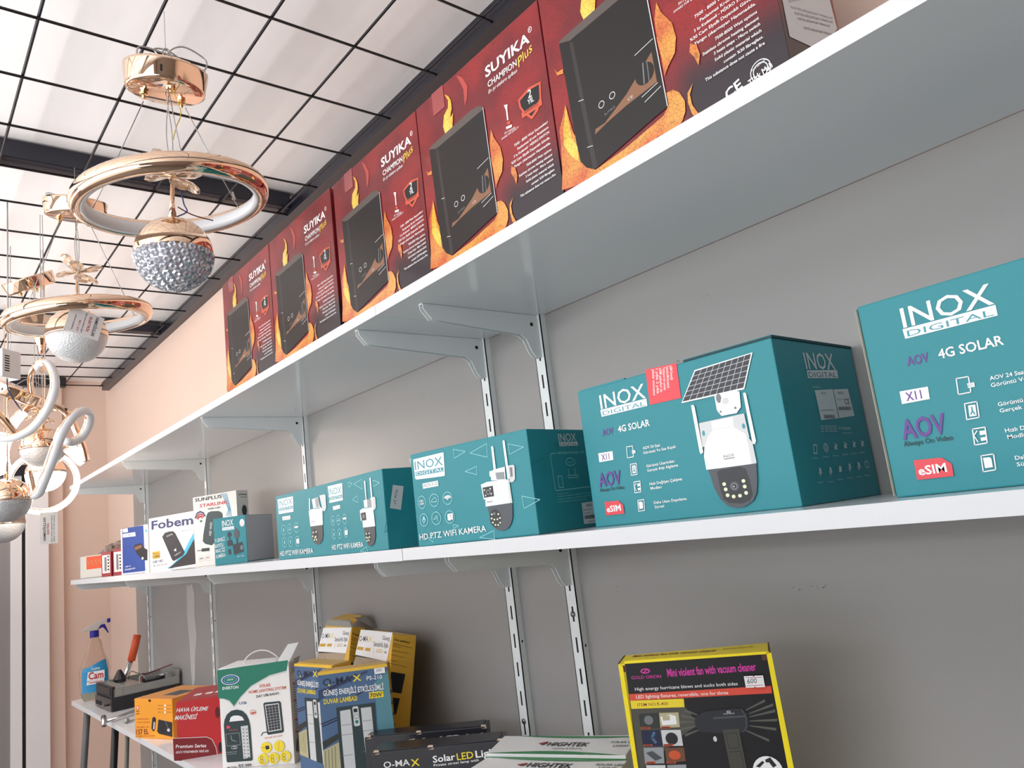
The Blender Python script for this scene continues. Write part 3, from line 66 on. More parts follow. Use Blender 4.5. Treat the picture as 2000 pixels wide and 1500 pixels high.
'ev':[('P','palegrey',[(-.0045,.1586),(.0127,.1563),(.028,.1469),(.0374,.1355),(.0557,.1555),(.0842,.1782),(.1338,.1985),(.1766,.205),(.1798,.211),(.1342,.2047),(.0817,.1839),(.0377,.1412),(.0228,.156)]),('P','green',[(-.0024,.2248),(.1842,.2326),(.1783,.2091),(.1341,.2022),(.0844,.1817),(.0559,.159),(.0376,.1392),(.026,.1528),(.0128,.1578),(-.003,.16)]),('C','white',(.031,.2001),.0238,.0118,0),('C','blueink',(.031,.2001),.0218,.0105,0),('C','green',(.031,.2001),.0172,.0075,0),('T','EVERTON','white',(.0228,.1982),(.039,.1989),.0036,.3,0),('C','tealpale',(.031,.2001),.0172,.0075,1),('T','EVERTON','white',(.0096,.1786),(.0514,.1788),.0063,.8,0),('T','SOLAR','orangeink',(.1063,.1762),(.1355,.1769),.0071,.7,0),('T','HOME LIGHTING SYSTEM','orangeink',(.0777,.1645),(.1746,.1679),.0066,.6,0),('T','DAT USB RADIO','ink',(.0969,.1536),(.1559,.157),.0055,.7,0),('T','USB','blueink',(.0512,.1419),(.0706,.1414),.006,.4,0),('C','orangeink',(.0864,.1214),.0079,.0059,1),('P','orangeink',[(.0772,.1196),(.087,.1226),(.096,.1219),(.0862,.1177)]),('P','devdark',[(.1138,.1386),(.1174,.1413),(.1554,.1419),(.159,.1382),(.1624,.0743),(.1589,.0709),(.1224,.0683),(.1192,.0712)]),('P','palegrey',[(.1176,.1364),(.1537,.1374),(.1571,.0771),(.1234,.0745)]),('P','solar',[(.1197,.1338),(.1515,.1351),(.1544,.0792),(.1249,.0769)]),('L','palegrey',.0005,0,[(.1323,.0775),(.1277,.1341)]),('L','palegrey',.0005,0,[(.1397,.078),(.1356,.1344)]),('L','palegrey',.0005,0,[(.1471,.0786),(.1436,.1347)]),('L','palegrey',.0005,0,[(.1244,.0832),(.1541,.0854)]),('L','palegrey',.0005,0,[(.1238,.0895),(.1538,.0916)]),('L','palegrey',.0005,0,[(.1232,.0958),(.1535,.0978)]),('L','palegrey',.0005,0,[(.1226,.1021),(.1532,.1039)]),('L','palegrey',.0005,0,[(.122,.1084),(.1528,.1102)]),('L','palegrey',.0005,0,[(.1214,.1147),(.1525,.1164)]),('L','palegrey',.0005,0,[(.1209,.1211),(.1522,.1226)]),('L','palegrey',.0005,0,[(.1203,.1274),(.1519,.1288)]),('L','devdark',.002,0,[(.1195,.0748),(.1088,.0743),(.1042,.0685)]),('T','SOLAR 6V-3.5W','orangeink',(.1129,.0597),(.1589,.0628),.0036,.2,0),('P','devdark',[(.0086,.0973),(.011,.1096),(.018,.1215),(.0299,.1293),(.0443,.131),(.0583,.1272),(.0691,.1177),(.0746,.105),(.0774,.09),(.0788,.0167),(.0755,.014),(.0143,.014),(.0116,.0166)]),('P','white',[(.0236,.1047),(.0276,.1146),(.0349,.1177),(.0478,.1173),(.0575,.1136),(.0627,.1053)]),('P','palegrey',[(.0526,.0923),(.0711,.0934),(.0734,.0214),(.0556,.0192)]),('P','sticker',[(.0154,.0956),(.0243,.0962),(.0248,.09),(.0159,.0894)]),('C','sticker',(.024,.0856),.0011,.0013,0),('C','sticker',(.0285,.0856),.0012,.0012,0),('C','sticker',(.0331,.0855),.0011,.0012,0),('C','sticker',(.0376,.0854),.0012,.0012,0),('C','sticker',(.0422,.0853),.0011,.0013,0),('P','devdark',[(.0573,.0865),(.0607,.0868),(.0606,.0848),(.0572,.0848)]),('P','devdark',[(.0664,.0859),(.0698,.0861),(.0697,.0842),(.0663,.0842)]),('P','devdark',[(.0574,.0786),(.0608,.0789),(.0607,.0769),(.0573,.0769)]),('P','devdark',[(.0665,.078),(.0699,.0783),(.0697,.0763),(.0663,.0763)]),('P','devdark',[(.0575,.0708),(.0609,.071),(.0608,.0691),(.0574,.0691)]),('P','devdark',[(.0665,.0701),(.07,.0704),(.0698,.0685),(.0664,.0684)]),('P','devdark',[(.0576,.0629),(.061,.0632),(.0609,.0612),(.0575,.0612)]),('P','devdark',[(.0666,.0623),(.07,.0626),(.0699,.0606),(.0665,.0606)]),('P','devdark',[(.0577,.0551),(.0611,.0553),(.061,.0534),(.0576,.0534)]),('P','devdark',[(.0667,.0545),(.0701,.0547),(.07,.0528),(.0666,.0528)]),('P','devdark',[(.0578,.0473),(.0612,.0475),(.0611,.0456),(.0577,.0456)]),('P','devdark',[(.0668,.0467),(.0702,.0469),(.0701,.045),(.0667,.045)]),('P','devdark',[(.0579,.0394),(.0613,.0397),(.0612,.0378),(.0578,.0377)]),('P','devdark',[(.0669,.0389),(.0703,.0391),(.0702,.0372),(.0668,.0372)]),('P','devdark',[(.058,.0316),(.0614,.0319),(.0613,.03),(.0579,.03)]),('P','devdark',[(.067,.0311),(.0704,.0313),(.0703,.0294),(.0669,.0294)]),('P','devdark',[(.0581,.0239),(.0615,.0241),(.0614,.0222),(.058,.0222)]),('P','devdark',[(.0671,.0233),(.0705,.0236),(.0704,.0216),(.067,.0216)]),('L','palegrey',.0005,1,[(.0132,.0773),(.0483,.0785),(.0496,.0515),(.0146,.0506)]),('L','palegrey',.0008,0,[(.0267,.0739),(.0276,.064),(.0387,.0595)]),('C','palegrey',(.0314,.0461),.0057,.0036,1),('C','palegrey',(.0365,.0462),.0051,.0037,1),('T','EMERGENCY LIGHT','palegrey',(.0138,.0355),(.0402,.0362),.0017,0,0),('T','SOLAR POWER','palegrey',(.0144,.0311),(.0385,.0319),.0014,0,0),('C','yellowink',(.1156,.0405),.0139,.0126,0),('P','ink',[(.113,.0443),(.1228,.0449),(.1237,.0376),(.1152,.0357)]),('L','ink',.0008,0,[(.1044,.0413),(.1156,.0405)]),('C','yellowink',(.1485,.0417),.0138,.0126,0),('L','ink',.0007,0,[(.1492,.0514),(.1466,.0334)]),('C','yellowink',(.1064,.0157),.0139,.0125,0),('C','ink',(.1024,.0188),.0039,.0044,1),('C','ink',(.1028,.0116),.0039,.0043,1),('P','palegrey',[(.1101,.0215),(.1134,.0165),(.1137,.008),(.1076,.0084)]),('C','yellowink',(.1337,.0161),.0138,.0125,0),('C','ink',(.1298,.0193),.0038,.0043,1),('C','ink',(.1301,.012),.0039,.0043,1),('P','palegrey',[(.1374,.0219),(.1407,.0169),(.141,.0084),(.1349,.0088)]),('C','yellowink',(.1629,.0181),.0138,.0125,0),('C','ink',(.159,.0213),.0039,.0043,1),('C','ink',(.1593,.014),.0039,.0043,1),('P','palegrey',[(.1667,.0239),(.1699,.0189),(.1701,.0104),(.1641,.0108)]),('T','MODEL: ','ink',(.0135,.0009),(.0401,.0012),.0034,.4,0),('T','RT-999','ink',(.0429,.0013),(.0756,.0017),.0066,.6,0),('P','green',[(.0449,-.0034),(.1856,-.0001),(.1865,-.0069),(.0459,-.0103)])],
'evs':[('C','grey',(.0521,.2226),.0148,.009,1),('T','LLIANO','grey',(.0121,.2031),(.046,.2012),.0056,.4,0),('P','orangeink',[(.013,.1779),(.0507,.1742),(.0508,.1711),(.0131,.1744)]),('L','grey',.0013,0,[(.014,.1722),(.0487,.168)]),('L','grey',.0013,0,[(.0139,.1667),(.0486,.1624)]),('L','grey',.0013,0,[(.0138,.1612),(.0485,.1569)]),('L','grey',.0013,0,[(.0137,.1558),(.0484,.1513)]),('L','grey',.0013,0,[(.0136,.1503),(.0482,.1458)]),('L','grey',.0013,0,[(.0134,.1449),(.0481,.1402)]),('P','orangeink',[(.0123,.1397),(.0498,.1353),(.0499,.1322),(.0123,.1362)]),('L','grey',.0013,0,[(.0132,.134),(.0478,.1292)]),('L','grey',.0013,0,[(.0131,.1286),(.0477,.1237)]),('L','grey',.0013,0,[(.013,.1232),(.0476,.1182)]),('L','grey',.0013,0,[(.0129,.1178),(.0474,.1127)]),('L','grey',.0013,0,[(.0128,.1124),(.0473,.1072)]),('L','grey',.0013,0,[(.0127,.107),(.0472,.1017)]),('L','grey',.0013,0,[(.0126,.1016),(.0471,.0962)]),('P','orangeink',[(.0114,.0965),(.0488,.0913),(.0489,.0882),(.0115,.0931)]),('L','grey',.0013,0,[(.0124,.0909),(.0468,.0853)]),('L','grey',.0013,0,[(.0123,.0855),(.0467,.0798)]),('L','grey',.0013,0,[(.0122,.0801),(.0465,.0743)]),('L','grey',.0013,0,[(.0121,.0748),(.0464,.0689)]),('P','orangeink',[(.0109,.0697),(.0481,.064),(.0482,.0609),(.011,.0663)]),('L','grey',.0013,0,[(.0119,.0641),(.0462,.058)]),('L','grey',.0013,0,[(.0118,.0588),(.046,.0526)]),('L','grey',.0013,0,[(.0117,.0534),(.0459,.0472)]),('L','grey',.0013,0,[(.0115,.0481),(.0458,.0418)]),('L','grey',.0013,0,[(.0114,.0428),(.0457,.0363)]),('L','grey',.0013,0,[(.0113,.0375),(.0455,.0309)]),('L','grey',.0013,0,[(.0112,.0322),(.0454,.0256)]),('L','grey',.0013,0,[(.0111,.0269),(.0453,.0202)]),('L','grey',.0013,0,[(.011,.0216),(.0452,.0148)])],
'qb':[('P','qblue',[(.0001,.2595),(.1283,.2606),(.131,.154),(.1336,.0743),(-.0005,.0896),(.0013,.1466)]),('P','qteal',[(.1022,.2346),(.1281,.2545),(.131,.154),(.1275,.1154),(.1034,.0887),(.102,.1629)]),('P','qdarkblue',[(-.0012,.2333),(.0304,.2401),(.0902,.258),(.0918,.254),(.0319,.2333),(-.002,.2144)]),('L','qnavy',.0022,0,[(.0021,.1707),(.0807,.1935)]),('L','qnavy',.0022,0,[(.0004,.1747),(.0667,.1933)]),('L','qnavy',.0022,0,[(.0115,.2299),(.0697,.2537)]),('L','qnavy',.0022,0,[(.0583,.2131),(.1019,.2308)]),('P','qdark',[(.0002,.1449),(.0299,.1563),(.0311,.1469),(.0003,.1319)]),('P','beige',[(.0001,.13),(.0307,.1413),(.0303,.0861),(-.0005,.0896)]),('L','qdark',.0008,0,[(.004,.1287),(.0031,.0965)]),('L','qdark',.0008,0,[(.0101,.1307),(.009,.0959)]),('L','qdark',.0008,0,[(.0162,.1328),(.0149,.0952)]),('L','qdark',.0008,0,[(.0223,.1349),(.0207,.0945)]),('P','yellowcard',[(0,.2641),(.1281,.2651),(.1282,.2599),(.0002,.2591)]),('T','O-MA','qnavy',(.0083,.2398),(.061,.2409),.0119,.4,0),('T','X','yellowink',(.063,.2415),(.0791,.2417),.0107,.8,0),('P','yellowink',[(.0174,.2416),(.0205,.2422),(.0213,.2393),(.0182,.2387)]),('T','PS-210','white',(.0887,.2408),(.117,.2405),.0069,.4,0),('T','GÜNEŞ ENERJİLİ ETKİLEŞİMLİ','white',(.0074,.2228),(.1182,.2217),.0091,.9,0),('T','DUVAR LAMBASI','yellowink',(.0075,.2084),(.0685,.2082),.0083,.9,0),('P','yellowink',[(.0909,.2192),(.1169,.219),(.1172,.2086),(.0904,.2083)]),('T','70W','ink',(.0921,.2098),(.1149,.21),.0072,.9,0),('P','devdark',[(.0293,.2002),(.0999,.2008),(.0994,.1558),(.1024,.0779),(.0303,.0861)]),('P','palegrey',[(.0358,.1935),(.0548,.1945),(.056,.1552),(.0566,.0831),(.0366,.0854),(.0355,.1519)]),('P','palegrey',[(.0738,.1943),(.0928,.1944),(.0935,.1564),(.0966,.0785),(.0781,.0806),(.0746,.1568)]),('L','grey',.0008,0,[(.0368,.1686),(.0571,.169)]),('L','grey',.0008,0,[(.0759,.1716),(.0948,.1716)]),('L','grey',.0008,0,[(.0355,.1519),(.0558,.1524)]),('L','grey',.0008,0,[(.0745,.1549),(.0934,.155)]),('L','grey',.0008,0,[(.0328,.1171),(.053,.1175)]),('L','grey',.0008,0,[(.0715,.12),(.0903,.12)]),('P','palegrey',[(.0586,.197),(.0607,.1985),(.0681,.1984),(.0694,.1967),(.0705,.1666),(.0687,.1645),(.0613,.1643),(.0595,.1663)]),('P','black',[(.0604,.1944),(.0672,.1945),(.0675,.1885),(.0607,.1883)]),('C','grey',(.0645,.1813),.0048,.0045,1),('C','green',(.0649,.1719),.003,.003,0)],
'qbk':[('P','white',[(.1038,.2598),(.1236,.2602),(.1239,.2502),(.1045,.2494)]),('T','500','ink',(.1075,.2535),(.117,.2539),.0046,.1,.2)],
'dd':[('P','qdark',[(-.0052,.2983),(.1899,.3028),(.0469,.0296),(-.1301,.0183)]),('P','cloud',[(-.0304,.2398),(.1749,.2477),(.1523,.221),(-.0533,.2103)]),('L','qblue',.0012,0,[(-.0464,.2385),(-.0543,.201)]),('L','qblue',.0012,0,[(-.0282,.2381),(-.007,.2056)]),('L','qblue',.0012,0,[(-.0104,.2377),(.0381,.21)]),('L','qblue',.0012,0,[(.0071,.2373),(.0813,.2141)]),('P','white',[(-.0115,.298),(.1951,.3026),(.1739,.2468),(-.0357,.2435)]),('T','O-MA','ink',(-.0156,.2734),(.0456,.2763),.0111,.2,0),('T','X','yellowink',(.048,.2758),(.0735,.2774),.0111,.5,0),('T','Güneş','ink',(.1381,.2858),(.1826,.286),.0083,.6,0),('T','Sensörlü Işık','ink',(.0844,.2698),(.1769,.2726),.0093,.6,0),('P','gold1',[(-.0213,.2615),(.0216,.2629),(.0175,.2563),(-.0273,.2549)]),('P','gold1',[(.0345,.2631),(.0685,.2644),(.0647,.2575),(.0289,.2567)]),('L','gold1',.0018,0,[(.09,.2654),(.0885,.2556)]),('T','LED','gold1',(.106,.2591),(.145,.2603),.007,.2,0),('T',': 144','ink',(.1484,.2601),(.1696,.2607),.0053,.4,0)],
'dds':[('T','Ürün açıklaması','ink',(.0028,.2883),(.0362,.2826),.0038,.7,0),('T','Güneş enerjili sensörlü bahçe lambası','ink',(.0013,.2811),(.0428,.2733),.0019,.2,0),('T','Güneş enerjili sensörlü bahçe lambası','ink',(.001,.277),(.0185,.2737),.0019,.2,0),('T','Güneş enerjili sensörlü bahçe lambası','ink',(.0006,.2689),(.0356,.263),.0018,.2,0),('T','Güneş enerjili sensörlü bahçe lambası','ink',(-.0009,.2607),(.0281,.2553),.0018,.2,0),('T','Güneş enerjili sensörlü bahçe lambası','ink',(-.0027,.2505),(.0127,.2479),.0019,.2,0),('T','Güneş enerjili sensörlü bahçe lambası','ink',(-.0017,.2445),(.0331,.2374),.0018,.2,0),('P','black',[(.0024,.2297),(.0323,.2252),(.0272,.1894),(-.0004,.1934)]),('P','black',[(.0016,.1835),(.0248,.1807),(.0191,.1515),(-.0001,.154)])],
'e2':[('T','O-MA','white',(.0174,.1378),(.0595,.1388),.0093,.3,0),('T','X','yellowink',(.0612,.1366),(.0755,.137),.0105,.6,0),('T','Solar','white',(.0968,.1392),(.1326,.1405),.0097,.8,0),('T','LED','yellowink',(.1352,.1395),(.1615,.1406),.0101,.4,0),('T','Light','white',(.1649,.1407),(.2024,.1418),.01,.8,0),('T','Private street lamp with','white',(.0972,.1335),(.1689,.1353),.0036,.2,0)],
'e2t':[('T','Solar LED Light','palegrey',(.0361,.0358),(.1727,.0315),.0234,.8,.5),('T','Private street lamp','grey',(.0415,.0243),(.0935,.0234),.0087,.2,.5)],
'e1t':[('T','Solar LED Light','palegrey',(.0371,.0226),(.1763,.02),.0211,.8,.5)],
'fan':[('P','black',[(.0081,.3148),(.1674,.3127),(.1672,.1892),(.0042,.1961)]),('P','fandim',[(.0066,.2643),(.0686,.2625),(.0774,.2482),(.076,.2406),(.0635,.2348),(.0042,.1961),(.0068,.2447)]),('P','raygrey',[(.0808,.254),(.0677,.2608),(.0671,.2577),(.0806,.2529)]),('P','raygrey',[(.0778,.2504),(.0626,.255),(.0621,.252),(.0776,.2493)]),('P','raygrey',[(.0766,.2466),(.0603,.2486),(.0597,.2455),(.0764,.2455)]),('P','raygrey',[(.0775,.2422),(.06,.2409),(.0595,.2379),(.0773,.2411)]),('P','raygrey',[(.0801,.2382),(.0634,.2341),(.0629,.2311),(.0799,.2371)]),('P','raygrey',[(.1338,.2555),(.1564,.2652),(.1559,.2622),(.1335,.2544)]),('P','raygrey',[(.1362,.2483),(.165,.2539),(.1645,.2509),(.136,.2473)]),('P','raygrey',[(.1362,.2441),(.1653,.2443),(.1647,.2414),(.136,.243)]),('P','raygrey',[(.1345,.2393),(.1624,.2349),(.1618,.232),(.1343,.2383)]),('P','raygrey',[(.1298,.2348),(.1527,.2238),(.1521,.2209),(.1296,.2337)]),('P','raygrey',[(.1363,.2516),(.1642,.2604),(.1636,.2574),(.1361,.2505)]),('C','magenta',(.0306,.3048),.0055,.0029,1),('C','magenta',(.0306,.3048),.0048,.0025,1),('L','magenta',.001,0,[(.0283,.3032),(.0306,.3048),(.033,.306)]),('T','GOLD ORION','magenta',(.0132,.297),(.0476,.296),.0035,.2,0),('T','Mini violent fan with vacuum cleaner','magenta',(.0552,.2966),(.1533,.2958),.0085,1,0),('T','High energy hurricane blows and sucks both sides','white',(.0153,.2841),(.1306,.2818),.0036,.2,0),('P','fanred',[(.0074,.281),(.1656,.2786),(.1651,.2708),(.0076,.2738)]),('T','LED lighting fixtures, reversible, one for three','white',(.0151,.2755),(.1186,.2731),.0037,.2,0),('P','yellowink',[(.0076,.2737),(.0688,.2718),(.0682,.2627),(.0074,.2647)]),('T','ITEM NO:R-400','darkred',(.0152,.2669),(.0503,.2661),.0035,.1,0),('P','qdark',[(.0151,.2586),(.0372,.2583),(.0361,.2421),(.014,.242)]),('P','beige',[(.0384,.2584),(.0604,.2576),(.0591,.2418),(.037,.2421)]),('P','qnavy',[(.0146,.2403),(.0349,.2401),(.0367,.2228),(.0138,.2237)]),('P','palegrey',[(.0372,.2399),(.0593,.2389),(.0591,.2219),(.0367,.2227)]),('P','camgreylight',[(.0141,.2221),(.0368,.2215),(.0349,.2044),(.0129,.2051)]),('P','fanbrown',[(.0385,.2208),(.0597,.2203),(.0591,.2057),(.0374,.205)]),('P','palegrey',[(.0137,.2034),(.0356,.2026),(.035,.1948),(.0136,.1957)]),('P','camgreylight',[(.0375,.2025),(.0587,.2022),(.058,.1939),(.0369,.1948)]),('P','white',[(.0391,.2539),(.0512,.2559),(.0566,.2539),(.0562,.2451),(.0399,.245)]),('P','beige',[(.0416,.2548),(.0498,.2549),(.0495,.2499),(.0413,.2498)]),('L','qblue',.003,0,[(.0292,.2378),(.0259,.2325),(.029,.2268)]),('C','devblack',(.0477,.2302),.0069,.0065,0),('P','camgrey',[(.016,.2165),(.0234,.2183),(.0336,.2101),(.0251,.2078)]),('C','orangeink',(.048,.2127),.0068,.0049,0),('C','grey',(.0252,.2514),.0052,.005,0),('P','orangeink',[(.0148,.2444),(.0256,.2441),(.0255,.2419),(.0148,.2422)]),('L','ink',.0009,0,[(.016,.2433),(.024,.2431)]),('P','orangeink',[(.0377,.2437),(.0487,.2433),(.0486,.2414),(.0376,.2416)]),('L','ink',.0009,0,[(.0389,.2425),(.0471,.2423)]),('P','orangeink',[(.0147,.2256),(.0247,.2254),(.0248,.2235),(.0147,.2237)]),('L','ink',.0009,0,[(.0159,.2244),(.0231,.2244)]),('P','orangeink',[(.0372,.2249),(.0482,.2247),(.0482,.2225),(.0373,.2227)]),('L','ink',.0009,0,[(.0384,.2238),(.0466,.2237)]),('P','orangeink',[(.0144,.2072),(.0247,.2071),(.0248,.2049),(.0145,.205)]),('L','ink',.0009,0,[(.0156,.206),(.0231,.206)]),('P','orangeink',[(.0374,.2064),(.048,.2062),(.048,.204),(.0375,.2042)]),('L','ink',.0009,0,[(.0386,.2052),(.0464,.2052)]),('P','camblack',[(.0764,.2474),(.0794,.2524),(.0887,.2568),(.0979,.2573),(.1243,.2581),(.1307,.2568),(.1347,.2517),(.1354,.2436),(.1322,.2363),(.126,.2325),(.1029,.2331),(.0819,.2354),(.0766,.2406)]),('L','camgrey',.002,0,[(.098,.2491),(.1325,.2491)]),('L','camgrey',.0012,0,[(.1296,.2566),(.1329,.248),(.1314,.2374),(.1273,.2333)]),('T','GOLD ORION','palegrey',(.1093,.2523),(.1212,.2522),.0013,.2,0),('C','palegrey',(.1153,.2547),.0022,.0013,1),('P','fanhandle',[(.1054,.2362),(.123,.2366),(.1235,.1911),(.1061,.1918)]),('L','qdark',.0009,1,[(.1083,.2323),(.12,.2327),(.1198,.2172),(.1087,.2167)]),('L','qdark',.0009,0,[(.109,.2129),(.1207,.2134),(.1207,.1933)]),('C','palegrey',(.0955,.2274),.002,.0029,0),('C','white',(.1453,.1917),.0157,.0154,0),('P','devblack',[(.1334,.197),(.1414,.2024),(.1433,.2007),(.1374,.1957)]),('P','devblack',[(.1443,.2033),(.1502,.2056),(.1554,.197),(.1513,.1949),(.1481,.2005),(.1449,.2006)]),('P','yellowcard2',[(.0006,.3141),(.0058,.3123),(.0045,.1961),(-.0005,.1963)]),('P','yellowcard2',[(.1673,.3124),(.1725,.3135),(.1724,.189),(.1663,.1893)]),('P','yellowcard2',[(.0084,.318),(.1675,.315),(.1673,.3122),(.0081,.3148)])],
'fank':[('P','white',[(.1388,.2914),(.1486,.2912),(.1492,.2898),(.1503,.2911),(.1593,.2908),(.1592,.2785),(.1497,.2787),(.1488,.28),(.1475,.2788),(.1388,.2791)]),('T','600','ink',(.1413,.2833),(.1515,.2834),.0052,.05,.1),('L','redink',.0005,0,[(.1409,.2897),(.1578,.2889)]),('L','redink',.0005,0,[(.1404,.2813),(.1573,.2808)])],
'fant':[('T','Mini violent fan with vacuum cleaner','darkred',(.012,.0328),(.1119,.0251),.0102,.7,0),('T','Gold Orion Electric 2021','darkred',(.1193,.0288),(.1539,.0296),.006,.2,0)]}
PT={
'spiralA':[[-.5775,2.3,.5472],[-.594,2.27,.5544],[-.6086,2.25,.5344],[-.6064,2.3,.5148],[-.5959,2.35,.4863]],
'spiralB':[[-.599,2.25,.5386],[-.592,2.23,.5503],[-.5788,2.21,.5453],[-.5691,2.19,.518],[-.5683,2.17,.4796],[-.5759,2.17,.4422],[-.5905,2.19,.4053],[-.6128,2.21,.374],[-.641,2.23,.3577],[-.6631,2.25,.356],[-.6822,2.27,.3633],[-.6984,2.29,.3779]],
'spiralC':[[-.6133,2.2,.2049],[-.6038,2.18,.2092],[-.5943,2.16,.2382],[-.5802,2.15,.2824],[-.5674,2.14,.3271],[-.5531,2.14,.363],[-.5304,2.15,.3958],[-.5022,2.18,.4145],[-.4822,2.22,.4125],[-.4791,2.25,.3887],[-.4937,2.26,.3595],[-.5175,2.25,.343],[-.5356,2.23,.3422]],
'spiralD':[[-.555,2.3,.453],[-.535,2.3,.4432],[-.515,2.3,.4175],[-.4985,2.3,.3739],[-.4853,2.3,.3343],[-.4779,2.3,.2967]],
'spiralE':[[-.6095,2.3,.278],[-.6064,2.3,.2555],[-.6002,2.3,.2142]],
'litA':[[-.511,2.35,.3446],[-.4974,2.35,.3302],[-.4837,2.35,.3138],[-.4734,2.35,.3014]],
'litB':[[-.636,2.4,.4128],[-.6278,2.4,.4285],[-.6096,2.4,.4522]],
'goldB':[[-.6096,2.4,.4522],[-.5979,2.4,.4643],[-.5674,2.4,.4786]],
'litC':[[-.6489,2.4,.3914],[-.6569,2.4,.3663],[-.6616,2.4,.3394],[-.6584,2.4,.3085],[-.6488,2.4,.2889]],
'armL':[[-.6795,2.3,.4297],[-.6671,2.3,.4146],[-.6516,2.3,.3919],[-.6329,2.3,.3652]],
'L3':[-.5509,2.5,.3653],
'L4':[-.6524,2.35,.2092],
'L5':[-.5974,2.95,.1874],
'lit':[-.5095,2.75,.3222],
'ringlit':[-.5362,2.6,.2791],
'driver':[-.6791,2.1,.5095],
'canT':[-.5803,2.45,.8451],
'canU':[-.6404,2.4,.4951],
'cone':[-.6027,2.15,.5564],
'conetop':[-.6135,2.15,.6025],
'tag2':[-.5835,1.72,.5135],
'tag3':[-.5386,2.5,.1403],
'canL1':[-.5535,1.2,.7963],
'canL2':[-.576,1.84,.8262],
'fl1':[-.5477,1.2,.6189],
'fl2':[-.5729,1.84,.6691],
'sph1':[-.5502,1.2,.4836],
'sph2':[-.577,1.84,.5197],
'w1':[-.6056,1.2,.8171],
'door':[-.3514,4.3,.4945],
'mess':[-.2649,3.5,.0918],
'bottle':[-.2342,3.55,-.4907]}
# ------------------------------------------------------------------ helpers
COL = bpy.context.scene.collection
def s2l(c): return tuple((x/12.92 if x <= .04045 else ((x+.055)/1.055)**2.4) for x in c)
MATS = {}
def mat(name, rgb, rough=.5, metal=0, spec=.5, bump=0, bscale=60, var=0, vscale=4, trans=0, ior=1.45, emit=0, coat=0, alpha=1):
    if name in MATS: return MATS[name]
    m = bpy.data.materials.new(name); m.use_nodes = True; nt = m.node_tree; b = nt.nodes['Principled BSDF']
    c = s2l([v/255 for v in rgb])+(1,)
    b.inputs['Base Color'].default_value = c; b.inputs['Roughness'].default_value = rough; b.inputs['Metallic'].default_value = metal
    b.inputs['IOR'].default_value = ior; b.inputs['Specular IOR Level'].default_value = spec; b.inputs['Transmission Weight'].default_value = trans
    b.inputs['Coat Weight'].default_value = coat; b.inputs['Coat Roughness'].default_value = .08; b.inputs['Alpha'].default_value = alpha
    if emit: b.inputs['Emission Color'].default_value = c; b.inputs['Emission Strength'].default_value = emit
    if var or bump:
        tc = nt.nodes.new('ShaderNodeTexCoord')
    if var:
        n = nt.nodes.new('ShaderNodeTexNoise'); n.inputs['Scale'].default_value = vscale; n.inputs['Detail'].default_value = 4
        r = nt.nodes.new('ShaderNodeMapRange'); r.inputs['To Min'].default_value = 1-var; r.inputs['To Max'].default_value = 1+var*.5
        mx = nt.nodes.new('ShaderNodeVectorMath'); mx.operation = 'SCALE'; mx.inputs[0].default_value = c[:3]
        nt.links.new(tc.outputs['Object'], n.inputs['Vector']); nt.links.new(n.outputs['Fac'], r.inputs['Value']); nt.links.new(r.outputs[0], mx.inputs['Scale']); nt.links.new(mx.outputs[0], b.inputs['Base Color'])
    if bump:
        n = nt.nodes.new('ShaderNodeTexNoise'); n.inputs['Scale'].default_value = bscale; n.inputs['Detail'].default_value = 3
        bp = nt.nodes.new('ShaderNodeBump'); bp.inputs['Strength'].default_value = bump; bp.inputs['Distance'].default_value = .002
        nt.links.new(tc.outputs['Object'], n.inputs['Vector']); nt.links.new(n.outputs['Fac'], bp.inputs['Height']); nt.links.new(bp.outputs[0], b.inputs['Normal'])
    MATS[name] = m; return m
INK = dict(white=(240,240,240), teal=(62,148,160), teald=(28,96,108), tealmid=(40,125,135), tealpale=(150,215,220), purple=(98,58,140), ink=(28,28,34), navy=(34,46,98), black=(20,20,24),
    sticker=(222,70,78), redink=(190,40,50), darkred=(130,28,34), redblob=(100,30,34), grey=(118,120,124), palegrey=(205,207,208), palelabel=(205,208,210), camgrey=(74,78,84), camblack=(42,44,50), camgreylight=(150,155,158),
    led=(225,230,190), yellow=(235,205,80), yellowflame=(235,190,60), emberred=(200,85,60), heatergrey=(88,78,74), heaterblack=(22,16,16), heaterside=(50,43,43), bronze=(132,92,66), skyblue=(60,150,190), skyblue2=(60,175,215), blueink=(38,72,150),
    greenink=(40,130,70), green=(24,120,96), devdark=(38,56,58), devblack=(34,34,40), gold1=(205,160,45), orangeink=(205,85,45), yellowink=(240,215,50), yellowcard=(235,190,60), yellowcard2=(250,228,30), solar=(48,50,58),
    qblue=(74,104,140), qteal=(88,140,152), qdarkblue=(50,66,100), qnavy=(26,34,62), qdark=(48,52,48), beige=(185,178,140), cloud=(170,150,125), magenta=(215,60,165), fanred=(222,80,60), fandim=(78,76,68), raygrey=(92,92,86), fanhandle=(72,70,62), fanbrown=(110,72,50), hazeflame=(175,70,62))
